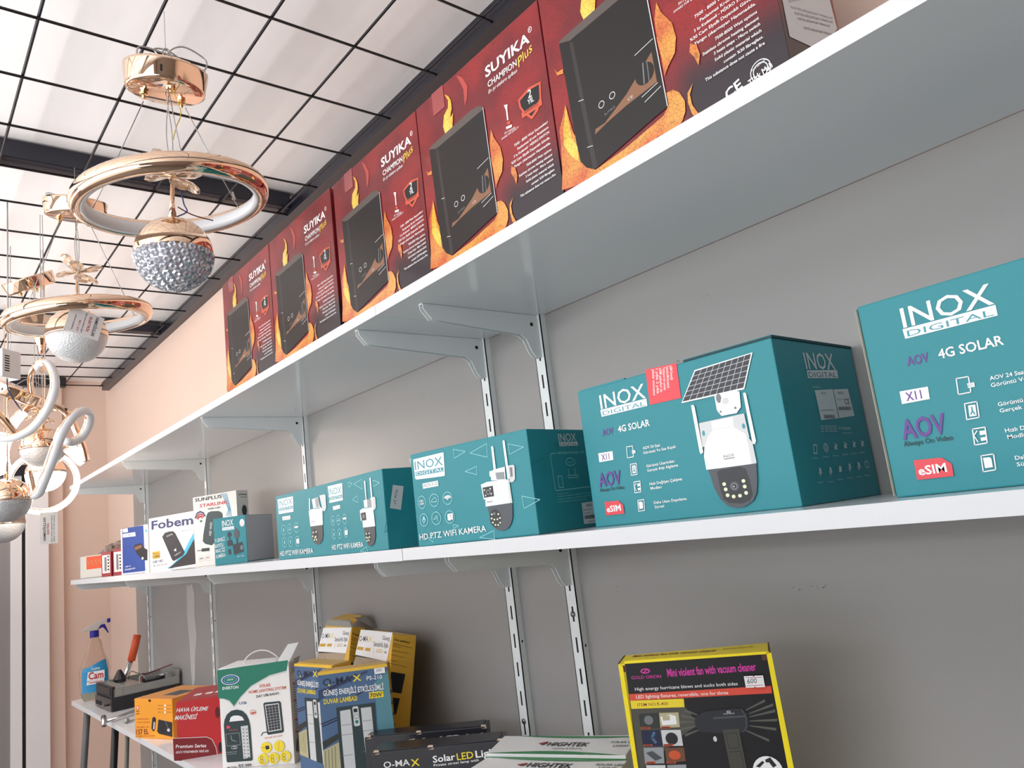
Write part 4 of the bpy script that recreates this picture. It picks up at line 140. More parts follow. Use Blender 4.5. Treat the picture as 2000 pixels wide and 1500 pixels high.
def shader_flame(name, c1, c2, cell=95):
    if name in MATS: return MATS[name]
    m = mat(name, c1, .28, coat=.3); nt = m.node_tree; b = nt.nodes['Principled BSDF']
    tc = nt.nodes.new('ShaderNodeTexCoord'); v = nt.nodes.new('ShaderNodeTexVoronoi'); v.feature = 'DISTANCE_TO_EDGE'; v.inputs['Scale'].default_value = cell
    r = nt.nodes.new('ShaderNodeMapRange'); r.inputs['From Max'].default_value = .07; r.inputs['To Min'].default_value = .45; r.inputs['To Max'].default_value = 1
    sp = nt.nodes.new('ShaderNodeSeparateXYZ'); n = nt.nodes.new('ShaderNodeTexNoise'); n.inputs['Scale'].default_value = 18
    mx = nt.nodes.new('ShaderNodeMix'); mx.data_type = 'RGBA'; mx.inputs['A'].default_value = s2l([x/255 for x in c1])+(1,); mx.inputs['B'].default_value = s2l([x/255 for x in c2])+(1,)
    r2 = nt.nodes.new('ShaderNodeMapRange'); r2.inputs['From Min'].default_value = .4; r2.inputs['From Max'].default_value = .62
    sc_ = nt.nodes.new('ShaderNodeVectorMath'); sc_.operation = 'SCALE'
    L = nt.links.new
    L(tc.outputs['Object'], v.inputs['Vector']); L(tc.outputs['Object'], n.inputs['Vector']); L(n.outputs['Fac'], r2.inputs['Value']); L(r2.outputs[0], mx.inputs['Factor']); L(v.outputs['Distance'], r.inputs['Value'])
    L(mx.outputs['Result'], sc_.inputs[0]); L(r.outputs[0], sc_.inputs['Scale']); L(sc_.outputs[0], b.inputs['Base Color'])
    return m
def ink(n):
    if n == 'yellowflame': return shader_flame('print_yellow_flame', (222,170,50), (240,205,90), 190)
    if n == 'flame': return shader_flame('print_flame', (196,92,50), (222,150,64), 190)
    return mat('print_'+n, INK[n], .4)
def new_obj(name, me, mats=(), parent=None, loc=None):
    o = bpy.data.objects.new(name, me); COL.objects.link(o)
    for m in mats: me.materials.append(m)
    if parent: o.parent = parent
    if loc is not None: o.location = loc
    return o
def tag(o, label=None, cat=None, group=None, kind=None):
    if label: o['label'] = label
    if cat: o['category'] = cat
    if group: o['group'] = group
    if kind: o['kind'] = kind
    return o
def empty(name, label, cat, M=None, group=None):
    o = bpy.data.objects.new(name, None); COL.objects.link(o); o.empty_display_size = .05
    if M is not None: o.matrix_world = M
    return tag(o, label, cat, group)
class MB:
    def __init__(s): s.v = []; s.f = []; s.mi = []; s.mats = []
    def m(s, mt):
        if mt not in s.mats: s.mats.append(mt)
        return s.mats.index(mt)
    def add(s, vs, fs, mt):
        k = len(s.v); i = s.m(mt); s.v += [tuple(v) for v in vs]; s.f += [tuple(j+k for j in f) for f in fs]; s.mi += [i]*len(fs)
    def box(s, lo, hi, mt, T=None):
        x0,y0,z0 = lo; x1,y1,z1 = hi
        vs = [(x0,y0,z0),(x1,y0,z0),(x1,y1,z0),(x0,y1,z0),(x0,y0,z1),(x1,y0,z1),(x1,y1,z1),(x0,y1,z1)]
        if T: vs = [tuple(T @ Vector(v)) for v in vs]
        s.add(vs, [(0,3,2,1),(4,5,6,7),(0,1,5,4),(1,2,6,5),(2,3,7,6),(3,0,4,7)], mt)
    def prism(s, pts, vec, mt):   # pts: 3d polygon, extruded by vec
        n = len(pts); vs = [Vector(p) for p in pts]+[Vector(p)+Vector(vec) for p in pts]
        s.add(vs, [tuple(range(n))[::-1], tuple(range(n, 2*n))]+[(i,(i+1)%n,n+(i+1)%n,n+i) for i in range(n)], mt)
    def tube(s, pts, r, mt, n=8, closed=False, rs=None, cap=True):
        P = [Vector(p) for p in pts]; N = len(P); rings = []; up = None
        for i in range(N):
            a = P[(i-1) % N] if (closed or i > 0) else P[i]; b = P[(i+1) % N] if (closed or i < N-1) else P[i]
            t = (b-a).normalized()
            if up is None: up = t.orthogonal().normalized()
            else: up = (up - t*up.dot(t)).normalized()
            sd = t.cross(up); rr = rs[i] if rs else r
            rings.append([P[i]+(up*math.cos(2*math.pi*k/n)+sd*math.sin(2*math.pi*k/n))*rr for k in range(n)])
        vs = [v for R in rings for v in R]; fs = []
        for i in range(N if closed else N-1):
            j = (i+1) % N
            for k in range(n): fs.append((i*n+k, i*n+(k+1)%n, j*n+(k+1)%n, j*n+k))
        if not closed and cap: fs += [tuple(range(n))[::-1], tuple((N-1)*n+k for k in range(n))]
        s.add(vs, fs, mt)
    def lathe(s, prof, mt, n=32, c=(0,0,0), sx=1, sy=1):
        vs = []; fs = []
        for r, z in prof:
            for k in range(n): vs.append((c[0]+r*sx*math.cos(2*math.pi*k/n), c[1]+r*sy*math.sin(2*math.pi*k/n), c[2]+z))
        for i in range(len(prof)-1):
            for k in range(n): fs.append((i*n+k, i*n+(k+1)%n, (i+1)*n+(k+1)%n, (i+1)*n+k))
        if prof[0][0] > 1e-4: fs.append(tuple(range(n))[::-1])
        if prof[-1][0] > 1e-4: fs.append(tuple((len(prof)-1)*n+k for k in range(n)))
        s.add(vs, fs, mt)
    def build(s, name, parent=None, smooth=False, bevel=0, loc=None):
        me = bpy.data.meshes.new(name); me.from_pydata(s.v, [], s.f)
        for m in s.mats: me.materials.append(m)
        me.polygons.foreach_set('material_index', s.mi)
        if smooth: me.polygons.foreach_set('use_smooth', [True]*len(s.f))
        me.update()
        if bevel:
            bm = bmesh.new(); bm.from_mesh(me); bmesh.ops.remove_doubles(bm, verts=bm.verts, dist=1e-6)
            bmesh.ops.bevel(bm, geom=[e for e in bm.edges if e.calc_face_angle(0) > .5], offset=bevel, segments=2, affect='EDGES', profile=.6)
            bm.to_mesh(me); bm.free()
        return new_obj(name, me, (), parent, loc)
def spline(pts, k=6, closed=False):
    P = [Vector(p) for p in pts]; n = len(P); out = []
    for i in range(n if closed else n-1):
        if closed: a,b,c,d = P[i-1],P[i],P[(i+1)%n],P[(i+2)%n]
        else: a,b,c,d = P[max(i-1,0)],P[i],P[i+1],P[min(i+2,n-1)]
        for j in range(k):
            t = j/k; out.append(.5*((2*b)+(c-a)*t+(2*a-5*b+4*c-d)*t*t+(3*b-a-3*c+d)*t**3))
    if not closed: out.append(P[-1])
    return out
# ---- lettering (outlines of the built-in typeface turned into flat meshes)
TXT = {}
def lettering(t, bold):
    key = (t, bold)
    if key in TXT: return TXT[key]
    c = bpy.data.curves.new('t', 'FONT'); c.body = t; c.resolution_u = 2; c.offset = .022*bold; c.fill_mode = 'FRONT'
    o = bpy.data.objects.new('t', c); me = o.to_mesh()
    vs = [tuple(v.co[:2]) for v in me.vertices]; fs = [tuple(p.vertices) for p in me.polygons]
    o.to_mesh_clear(); bpy.data.objects.remove(o); bpy.data.curves.remove(c)
    xs = [v[0] for v in vs] or [0,1]
    x0, w = min(xs), max(max(xs)-min(xs), 1e-3)
    vs = [((x-x0)/w, y/.7) for x, y in vs]
    TXT[key] = (vs, fs); return TXT[key]
def art(key, name, root, plane, su=1, sv=1, lift=.0004):
    """flat print on a face: plane(u, v, off) gives the local point"""
    g = MB(); k = 0
    for it in ART[key]:
        off = lift+k*.000022; k += 1; ty = it[0]
        if ty == 'T':
            _, t, col, a, b, h, bold, sh = it
            vs, fs = lettering(t, bold); dx, dy = b[0]-a[0], b[1]-a[1]; L = math.hypot(dx, dy) or 1e-6; nx, ny = -dy/L*h, dx/L*h
            g.add([plane((a[0]+dx*x+nx*y+dx/L*h*y*sh)*su, (a[1]+dy*x+ny*y+dy/L*h*y*sh)*sv, off) for x, y in vs], fs, ink(col))
        elif ty == 'P':
            P = it[2]; area = sum(P[i][0]*P[(i+1)%len(P)][1]-P[(i+1)%len(P)][0]*P[i][1] for i in range(len(P)))
            if area < 0: P = P[::-1]
            g.add([plane(u*su, v*sv, off) for u, v in P], [tuple(range(len(P)))], ink(it[1]))
        elif ty == 'L':
            _, col, w, closed, P = it; w = w/2; n = len(P)
            for i in range(n if closed else n-1):
                a, b = P[i], P[(i+1) % n]; dx, dy = b[0]-a[0], b[1]-a[1]; L = math.hypot(dx, dy) or 1e-6; nx, ny = -dy/L*w, dx/L*w; ex, ey = dx/L*w*.5, dy/L*w*.5
                g.add([plane(u*su, v*sv, off) for u, v in ((a[0]-nx-ex,a[1]-ny-ey),(b[0]-nx+ex,b[1]-ny+ey),(b[0]+nx+ex,b[1]+ny+ey),(a[0]+nx-ex,a[1]+ny-ey))], [(0,1,2,3)], ink(col))
        else:
            _, col, c, rx, ry, ring = it; n = 22
            o_ = [(c[0]+rx*math.cos(2*math.pi*i/n), c[1]+ry*math.sin(2*math.pi*i/n)) for i in range(n)]
            if ring:
                w = min(.0009, rx*.3); i_ = [(c[0]+(rx-w)*math.cos(2*math.pi*i/n), c[1]+(ry-w)*math.sin(2*math.pi*i/n)) for i in range(n)]
                g.add([plane(u*su, v*sv, off) for u, v in o_+i_], [(i,(i+1)%n,n+(i+1)%n,n+i) for i in range(n)], ink(col))
            else: g.add([plane(u*su, v*sv, off) for u, v in o_], [tuple(range(n))], ink(col))
    return g.build(name, root)
def frame(k):
    x0,y0,z0,yaw,w,d,h,lean,roll = BOX[k]
    c,s = math.cos(yaw), math.sin(yaw); a = Vector((s,-c,0)); b = Vector((c,s,0)); z = Vector((0,0,1))
    cl,sl = math.cos(lean), math.sin(lean); z2 = z*cl+b*sl; b2 = b*cl-z*sl
    cr,sr = math.cos(roll), math.sin(roll); z3 = z2*cr+a*sr; a3 = a*cr-z2*sr
    return Matrix(((a3.x,b2.x,z3.x,x0),(a3.y,b2.y,z3.y,y0),(a3.z,b2.z,z3.z,z0),(0,0,0,1)))
def FP(w,d,h): return (lambda u,v,o: (u,-o,v)), (lambda u,v,o: (w+o,u,v)), (lambda u,v,o: (u,v,h+o))
def carton(k, name, label, cat, cmat, group=None, bev=.0012):
    w,d,h = BOX[k][4:7]; r = empty(name, label, cat, frame(k), group)
    g = MB(); g.box((0,0,0), (w,d,h), cmat); g.build('carton', r, bevel=bev)
    return r, FP(w,d,h), (w,d,h)
def copy_tree(o, parent=None):
    c = o.copy(); COL.objects.link(c); c.parent = parent
    for ch in list(o.children): copy_tree(ch, c)
    return c

# ------------------------------------------------------------------ materials
M_peach = mat('peach_wall_paint', (224,198,183), .55, bump=.25, bscale=9, var=.05, vscale=3)
M_plaster = mat('white_ceiling_plaster', (246,245,245), .8, bump=.6, bscale=14, var=.02)
M_grey = mat('grey_wall_panel_paint', (149,147,145), .34, bump=.12, bscale=5, var=.04, vscale=2.2)
M_shelf = mat('white_laminate', (232,232,234), .13, bump=.05, bscale=8)
M_edge = mat('white_edge_band', (216,218,221), .45)
M_steel = mat('white_powder_coated_steel', (226,230,230), .32)
M_slot = mat('dark_slot', (20,24,26), .8)
M_dark = mat('navy_black_paint', (30,31,42), .3, bump=.1)
M_wire = mat('black_mesh_wire', (18,18,26), .4)
M_gold = mat('polished_rose_gold', (238,205,178), .05, 1)
M_goldd = mat('polished_gold', (240,208,160), .07, 1)
M_chrome = mat('chrome', (215,215,218), .15, 1)
M_strip = mat('unlit_white_light_strip', (214,216,220), .25)
M_cable = mat('clear_suspension_cable', (170,168,168), .3, .6)
M_redcard = None
M_tealcard = mat('teal_box_card', (38,134,144), .46, bump=.05, bscale=30)
M_screw = mat('zinc_screw', (120,122,122), .3, .9)
M_white = mat('white_card', (232,232,232), .4); M_kraft = mat('kraft_card', (150,135,118), .8)

# ------------------------------------------------------------------ the room
YF = 4.38; ZC = .99; ZF = -1.5; YB = -2.6; XL = -3.8
g = MB(); g.box((0,YB,ZF), (.15,YF+.2,ZC+.1), M_peach); tag(g.build('wall_right'), kind='structure')
g = MB(); g.box((-.012,YB,ZF), (0,3.811,.3495), M_grey); tag(g.build('trim_1'), kind='structure')
g = MB(); g.box((XL,YF,ZF), (0,YF+.15,ZC+.1), M_peach); g.box((XL,YF-.03,.53), (-.209,YF,ZC), M_peach); g.box((-.275,YF-.03,ZF), (-.209,YF,.53), M_peach); tag(g.build('wall_far'), kind='structure')
g = MB(); g.box((XL-.1,YB,ZC), (.1,YF+.1,ZC+.1), M_plaster); tag(g.build('ceiling'), kind='structure')
g = MB(); g.box((XL-.1,YB,ZF-.1), (.1,YF+.1,ZF), mat('pale_floor_tile', (128,124,120), .3, var=.05)); tag(g.build('floor'), kind='structure')
g = MB(); g.box((XL-.1,YB-.1,ZF), (.1,YB,ZC), mat('back_wall_paint', (150,140,134), .6)); tag(g.build('wall_back'), kind='structure')
# shop window side: piers, sill and head around a wide glazed opening
g = MB(); wl = mat('left_wall_paint', (225,214,206), .6)
for lo, hi in (((XL-.1,YB,ZF),(XL,-1.9,ZC)), ((XL-.1,3.9,ZF),(XL,YF,ZC)), ((XL-.1,-1.9,ZF),(XL,3.9,-1.0)), ((XL-.1,-1.9,.85),(XL,3.9,ZC))): g.box(lo, hi, wl)
tag(g.build('wall_left'), kind='structure')
g = MB(); fr = mat('window_frame_metal', (60,62,66), .4)
for y in (-1.9,0,1.95,3.86): g.box((XL-.06,y,-1.0), (XL-.02,y+.04,.85), fr)
g.box((XL-.06,-1.9,-1.0),(XL-.02,3.9,-.96),fr); g.box((XL-.06,-1.9,.81),(XL-.02,3.9,.85),fr)
tag(g.build('window_1'), kind='structure')
# door casing on the far wall
cas = mat('white_door_casing', (240,236,236), .35)
d = empty('door_1', None, None, Matrix.Translation((-.43,YF-.03,ZF))); d['kind'] = 'structure'
g = MB(); g.box((.06,-.03,0), (.155,.0,2.0), cas); g.build('door_casing', d, bevel=.003)
g = MB(); g.box((.0,-.02,0), (.045,.0,2.0), cas); g.box((.045,-.012,0), (.06,0,2.0), mat('shadow_gap', (40,36,36), .8)); g.build('door_frame', d)
g = MB(); g.box((-.8,-.01,0), (0,.0,2.0), mat('grey_door_leaf', (150,144,142), .3)); g.build('door_leaf', d)
g = MB(); g.box((-.8,-.05,2.0), (.155,.0,2.05), M_dark); g.build('door_lintel', d)

# ceiling: steel box sections and a black welded wire mesh hung below the plaster
g = MB(); g.box((-.034,YB,.926), (0,YF-.08,.968), M_dark); tag(g.build('trim_2'), kind='structure')
for i, y in enumerate((.55,1.875,3.2,4.27)):
    g = MB(); g.box((XL,y,.938), (-.034 if y < 4 else -.2,y+.045,.985), M_dark); tag(g.build('trim_%d' % (3+i), bevel=.004), kind='structure')
mesh = empty('ceiling_wire_mesh', 'black welded wire mesh hung below the white plaster ceiling', 'mesh', Matrix.Translation((0,0,.93)))
yy = [1.136+.1918*k for k in range(-6, 17)]
xw = MB()
for k, y in enumerate(yy):
    g = MB(); g.tube([(-3.2,y,0),(-1.6,y,.0),(-.022 if y < 4 else -.045,y,0)], .0028, M_wire, 6); g.build('cross_wire', mesh, smooth=True)
for k in range(-1, 18):
    x = -.2196-.1655*k
    g = MB(); g.tube([(x,-.3,.0044),(x,2,.0044),(x,4.24,.0044)], .0028, M_wire, 6); g.build('long_wire', mesh, smooth=True)
g = MB(); g.tube([(-.022,2.289,0),(-.022,2.289,.035)], .0018, M_wire, 5); g.build('wire_tie', mesh)
g = MB(); g.tube([(-.2,1.862,.0),(-.2,1.872,.02)], .006, M_chrome, 6); g.build('wire_clip', mesh)

# ------------------------------------------------------------------ wall rails, brackets, shelves
PAIRS = [.929,1.090,1.914,2.735,3.553]      # y of the wall-side edge of every rail
WHERE = ['of the close pair, nearer the fan box', 'of the close pair, nearer the black boxes', 'above the tall ochre lamp boxes', 'above the green and white box', 'beside the peach wall corner']
for i, y in enumerate(PAIRS):
    r = empty('slotted_wall_rail', 'white slotted rail '+WHERE[i], 'rail', Matrix.Translation((-.012,y,-1.25)), 'slotted wall rails behind the shelves')
    g = MB(); H = 1.6; w = .0245; dp = .013
    # channel: two sides and a face
    g.box((-dp,0,0), (0,.0016,H), M_steel); g.box((-dp,w-.0016,0), (0,w,H), M_steel); g.box((-dp,0,0), (-dp+.0016,w,H), M_steel); g.build('channel', r)
    z = .0525; sm = None; hm = None
    while z < H:
        if sm is None:
            g = MB(); g.box((-dp-.0004,w*.5-.0018,0), (-dp+.0003,w*.5+.0018,.024), M_slot); o = g.build('slot', r); sm = o.data
        else: o = new_obj('slot', sm, (), r)
        o.location = (0,0,z); z += .04885
    for zz in (.18,.45,.72,1.04,1.22,1.36):
        if hm is None:
            g = MB(); g.add([(-.006+.0017*math.cos(a*math.pi/4),-.0003,.0025*math.sin(a*math.pi/4)) for a in range(8)], [tuple(range(8))], M_slot); o = g.build('screw_hole', r); hm = o.data
        else: o = new_obj('screw_hole', hm, (), r)
        o.location = (0,0,zz)
    for zz in ((-.16-.0+1.25, ) if i == 0 else (1.25-.345,) if i == 1 else ()):
        g = MB(); g.lathe([(.0001,0),(.005,0),(.005,.0015),(.003,.003),(.0001,.003)], M_screw, 12); s_ = g.build('screw', r, smooth=True); s_.location = (-dp,w*.5,zz); s_.rotation_euler = (0,-math.pi/2,0)
def bracket(i, z, lv, L):
    y = PAIRS[i]+.0122
    r = empty('shelf_bracket', 'white %s shelf bracket on the %s' % (lv, ['close-pair rail nearer the fan box','close-pair rail nearer the black boxes','rail above the ochre boxes','rail above the green-white box','rail beside the peach corner'][i]), 'bracket', Matrix.Translation((-.026,y,z)), 'shelf brackets of the %s shelf' % lv)
    k = -L+.026
    P = [(0,0,0),(k,0,0),(k,0,-.008),(k+.014,0,-.0245),(-.042,0,-.037),(-.030,0,-.044),(-.020,0,-.066),(-.012,0,-.0755),(0,0,-.076)]
    for s_ in (-1,1):
        g = MB(); g.prism([(p[0],s_*.0045-.0006,p[2]) for p in P], (0,.0012,0), M_steel); g.build('side_plate', r)
    g = MB(); g.box((k-.001,-.0052,-.0012), (0,.0052,0), M_steel); g.build('top_web', r)
    g = MB(); g.lathe([(.0001,-.0056),(.0034,-.0056),(.0034,.0056),(.0001,.0056)], M_slot, 12); h = g.build('rivet_hole', r, smooth=True); h.location = (-.014,0,-.017); h.rotation_euler = (math.pi/2,0,0)
    g = MB(); g.box((k-.002,-.004,.0), (k+.002,.004,.004), M_steel); g.build('lip', r)
for i in range(5):
    bracket(i, .3486, 'top', .262 if i == 0 else .288); bracket(i, -.0377, 'middle', .262 if i == 0 else .29)
for i in (3,4): bracket(i, -.5085, 'bottom', .16)
def board(name, label, lo, hi, group):
    r = empty(name, label, 'shelf', Matrix.Translation(lo), group); D = [hi[k]-lo[k] for k in range(3)]
    o = MB(); o.box((.0012,0,0), D, M_shelf); o.build('panel', r)
    o = MB(); o.box((0,0,0), (.0012,D[1],D[2]), M_edge); tag(o.build('edge_band', r), 'bright white edge band')
board('shelf_board', 'white top shelf board carrying the nearer red heater boxes', (-.30,-.9,.349), (-.015,1.0155,.366), 'top shelf boards')
board('shelf_board', 'white top shelf board running from the joint to the corner', (-.30,1.0165,.349), (-.015,3.62,.366), 'top shelf boards')
board('shelf_board', 'white middle shelf board under the large teal camera boxes', (-.30,-.9,-.0372), (-.015,1.0,-.0197), 'middle shelf boards')
board('shelf_board', 'white middle shelf board under the receiver boxes and packets', (-.3005,1.001,-.0377), (-.015,3.62,-.0197), 'middle shelf boards')
board('shelf_board', 'white bottom shelf board holding bottle, tools and lamp boxes', (-.30,-.2,-.508), (-.015,3.64,-.4922), 'bottom shelf boards')
# plaster smears on the grey panel
g = MB(); M_smear = mat('pale_filler_smear', (182,180,178), .55, bump=.8, bscale=60, var=.1, vscale=50)
P = [(3.06,-.085),(3.03,-.09),(2.99,-.083),(2.965,-.12),(2.975,-.2),(2.96,-.27),(2.985,-.33),(3.0,-.42),(3.03,-.46),(3.045,-.4),(3.05,-.3),(3.065,-.2)]
g.add([(-.0124,y,z) for y, z in P][::-1], [tuple(range(len(P)))], M_smear); o = g.build('filler_smear', bpy.data.objects['trim_1'])
g = MB(); M_scuff = mat('dark_scuff', (120,118,116), .6)
rng = random.Random(4)
for (y,z) in ((.54,-.125),(.515,-.124),(.50,-.123),(.30,-.27),(.66,.2),(1.0,.16),(.85,-.12),(.6,.28)):
    for k in range(3):
        a = y+rng.uniform(-.006,.006); b = z+rng.uniform(-.002,.002); w = rng.uniform(.001,.004)
        g.add([(-.0123,a,b),(-.0123,a-w,b+.0004),(-.0123,a-w,b+.0012),(-.0123,a,b+.001)], [(3,2,1,0)], M_scuff)
g.build('scuff_marks', bpy.data.objects['trim_1'])

# ------------------------------------------------------------------ top shelf: heater cartons
def red_card():
    m = mat('red_glossy_card', (158,34,36), .36, coat=.12); nt = m.node_tree; b = nt.nodes['Principled BSDF']; L = nt.links.new
    tc = nt.nodes.new('ShaderNodeTexCoord'); sp = nt.nodes.new('ShaderNodeSeparateXYZ'); L(tc.outputs['Object'], sp.inputs[0])
    n = nt.nodes.new('ShaderNodeTexNoise'); n.inputs['Scale'].default_value = 12; L(tc.outputs['Object'], n.inputs['Vector'])
    def mr(src, a, b_):
        r = nt.nodes.new('ShaderNodeMapRange'); r.interpolation_type = 'SMOOTHSTEP'; r.inputs['From Min'].default_value = a; r.inputs['From Max'].default_value = b_; L(src, r.inputs['Value']); return r.outputs[0]
    def mul(a, b_):
        x = nt.nodes.new('ShaderNodeMath'); x.operation = 'MULTIPLY'; L(a, x.inputs[0]); L(b_, x.inputs[1]); return x.outputs[0]
    f = mul(mr(sp.outputs['Z'], .10, .035), mr(sp.outputs['X'], .165, .2))
    mx = nt.nodes.new('ShaderNodeMix'); mx.data_type = 'RGBA'; mx.inputs['B'].default_value = (.02,.012,.018,1); L(f, mx.inputs['Factor'])
    m0 = nt.nodes.new('ShaderNodeMix'); m0.data_type = 'RGBA'; m0.inputs['A'].default_value = s2l((.56,.12,.13))+(1,); m0.inputs['B'].default_value = s2l((.43,.09,.12))+(1,); L(mr(n.outputs['Fac'], .35, .65), m0.inputs['Factor'])
    v = nt.nodes.new('ShaderNodeTexVoronoi'); v.feature = 'DISTANCE_TO_EDGE'; v.inputs['Scale'].default_value = 200; L(tc.outputs['Object'], v.inputs['Vector'])
    r = nt.nodes.new('ShaderNodeMapRange'); r.inputs['From Max'].default_value = .08; r.inputs['To Min'].default_value = .72; r.inputs['To Max'].default_value = 1; L(v.outputs['Distance'], r.inputs['Value'])
    s_ = nt.nodes.new('ShaderNodeVectorMath'); s_.operation = 'SCALE'; L(m0.outputs['Result'], s_.inputs[0]); L(r.outputs[0], s_.inputs['Scale']); L(s_.outputs[0], mx.inputs['A']); L(mx.outputs['Result'], b.inputs['Base Color'])
    return m
M_redcard = red_card()
HW = ['red flame-print heater box at the corner end of the row','red flame-print heater box second from the corner end','red flame-print heater box directly above the top shelf board joint','red flame-print heater box beside the one with the white label','red flame-print heater box with a white instruction label on its side']
src = None
for i, k in enumerate(('S1','S2','S3','S4','S5')):
    r, (pf,ps,pt), (w,d_,h) = carton(k, 'heater_box', HW[i], 'box', M_redcard, 'red heater boxes on the top shelf')
    if src is None: src = art('heater', 'front_print', r, pf)
    else:
        c = src.copy(); COL.objects.link(c); c.parent = r
    if k == 'S5':
        art('heater5', 'approval_marks', r, pf); tag(art('heaterside', 'instruction_label', r, ps), 'white label with dark instruction lines')
    if k in ('S1','S3','S4'):
        g = MB(); g.box((.045,-.0007,h-.035), (.075,-.0003,h+.0005), mat('clear_tape', (150,62,62), .1, spec=.8)); g.build('tape_strip', r)
# brown top strip where the flaps meet
# ------------------------------------------------------------------ middle shelf
def teal(k, name, label, keys, group='teal camera boxes on the middle shelf'):
    r, P, dims = carton(k, name, label, 'box', M_tealcard, group, .0015)
    for (key, nm, pl, su, sv) in keys: art(key, nm, r, P[pl], su, sv)
    return r, P, dims
r, P, (w,d_,h) = teal('X11', 'camera_box', 'large teal camera box with a red sticker folded over its edge', [('x11','front_print',0,1,1),('x11s','side_print',1,1,1)])
tag(art('x11k', 'red_sticker', r, P[0], lift=.0006), 'red sticker with white lettering')
g = MB(); k_ = mat('dark_card_edge', (40,70,76), .7); g.box((.002,.002,h), (w*.28,d_-.002,h+.0018), M_tealcard); g.build('top_flap', r)
g = MB(); g.box((w*.28+.001,.003,h-.0005), (w*.6,d_-.002,h+.0006), M_tealcard); g.build('top_flap', r)
g = MB(); g.box((w*.6+.001,.0,h), (w+.0008,d_,h+.0024), k_); g.box((w*.6+.001,.001,h+.0024), (w,d_,h+.0032), M_tealcard); g.build('top_flap', r)
r, P, (w,d_,h) = teal('X11b', 'camera_box', 'large teal camera box nearest the viewer, its side face hidden', [('x11','front_print',0,1,1)])
g = MB(); g.box((-.0022,-.0003,.002), (-.0004,.003,h-.002), mat('grey_card_edge', (165,165,150), .8)); g.box((-.0012,-.0006,.002),(-.0009,-.0002,h-.002),k_); g.build('cut_card_edge', r)
r, P, dm = teal('X102', 'camera_box', 'teal two-antenna camera box with a network diagram on its side', [('x102','front_print',0,1,1),('x102s','side_print',1,1,1)])
r, P, dm = teal('B3', 'camera_box', 'teal camera box with a handwritten pale tag on its side', [('b3','front_print',0,1,1),('b3s','side_print',1,1,1)])
tag(art('b3k', 'handwritten_tag', r, P[1]), 'pale tag with handwriting')
r, P, dm = teal('B4', 'camera_box', 'teal camera box overlapped by the one with the handwritten tag', [('b4','front_print',0,1,1)])
# small teal box tucked behind the last one
BOX['bk'] = (-.235,1.625,-.0195,.1,.12,.15,.112,0,0)
r, P, dm = carton('bk', 'gadget_box', 'narrow teal box tucked behind the grey-sided car camera box', 'box', M_tealcard, 'teal camera boxes on the middle shelf')
g = MB(); g.box((.02,-.0008,.03), (.05,-.0004,.06), ink('camblack')); g.lathe([(.0001,0),(.012,0),(.012,.0003),(.0001,.0003)], ink('white'), 16, (0,0,0)); o = g.build('front_print', r)
r, P, (w,d_,h) = carton('car', 'car_camera_box', 'small teal car camera box with a plain grey side', 'box', M_tealcard)
art('car', 'front_print', r, P[0]); g = MB(); g.box((w,.002,.002), (w+.0006,d_-.001,h-.001), mat('pale_grey_card', (176,180,186), .35)); tag(g.build('side_panel', r), 'plain pale grey side panel')
M_pc = mat('off_white_card', (222,220,214), .3)
r, P, (w,d_,h) = carton('sun', 'receiver_box', 'tall pale receiver box with black and red title behind car camera', 'box', M_pc)
art('sun', 'front_print', r, P[0]); art('suns', 'side_print', r, P[1])
r, P, dm = carton('fob', 'receiver_box', 'white receiver box with big navy title and blue stripe', 'box', mat('bright_white_card', (240,240,240), .25))
art('fob', 'front_print', r, P[0])
r, P, dm = carton('blue', 'adapter_box', 'blue and white adapter box beside the navy-titled white box', 'box', mat('bright_white_card', (240,240,240), .25))
art('blue', 'front_print', r, P[0])
# open display box with small parts and the red packets beside it
M_clear = mat('clear_plastic', (225,228,228), .12, trans=.75, ior=1.3)
BOX['disp'] = (-.278,3.55,-.0195,.3,.19,.13,.088,0,0)
w,d_,h = BOX['disp'][4:7]; r = empty('display_tray', 'open pale tray with an orange front label on the middle shelf', 'tray', frame('disp'))
g = MB(); pl = mat('milky_plastic', (210,208,200), .25)
g.box((0,0,0),(w,.002,h),pl); g.box((0,d_-.002,0),(w,d_,h),pl); g.box((0,0,0),(.002,d_,h),pl); g.box((w-.002,0,0),(w,d_,h),pl); g.box((0,0,0),(w,d_,.003),pl); g.build('tray_body', r)
g = MB(); g.box((.05,-.0008,.035),(w-.002,-.0003,h-.004), mat('orange_label_print', (226,92,52), .35)); tag(g.build('front_label', r), 'orange label')
for k in range(4):
    g = MB(); x = .06+k*.03; g.tube([(x,-.001,.07),(x+.01,-.001,.05),(x+.02,-.001,.068)], .0012, ink('beige'), 4); g.build('label_squiggle', r)
g = MB(); bag = mat('brown_grey_plastic_bag', (150,130,120), .3, bump=.4)
for j, (x,y,z,s) in enumerate(((.1,.06,.085,.03),(.15,.05,.10,.028),(.185,.07,.115,.022),(.07,.05,.078,.022))):
    n = 9; vs = []; fs = []; rg = random.Random(j)
    for a in range(5):
        for b in range(n): th = math.pi*(a+.3)/5.2; ph = 2*math.pi*b/n; q = s*(1+rg.uniform(-.3,.35)); vs.append((x+q*1.3*math.sin(th)*math.cos(ph), y+q*math.sin(th)*math.sin(ph), z+q*.8*math.cos(th)))
    for a in range(4):
        for b in range(n): fs.append((a*n+b, (a+1)*n+b, (a+1)*n+(b+1)%n, a*n+(b+1)%n))
    fs.append(tuple(range(n)));fs.append(tuple(4*n+b for b in range(n))[::-1]); g.add(vs, fs, bag)
tag(g.build('crumpled_bag'), 'crumpled brown-grey plastic bag lying in the open tray', 'bag').matrix_world = frame('disp')
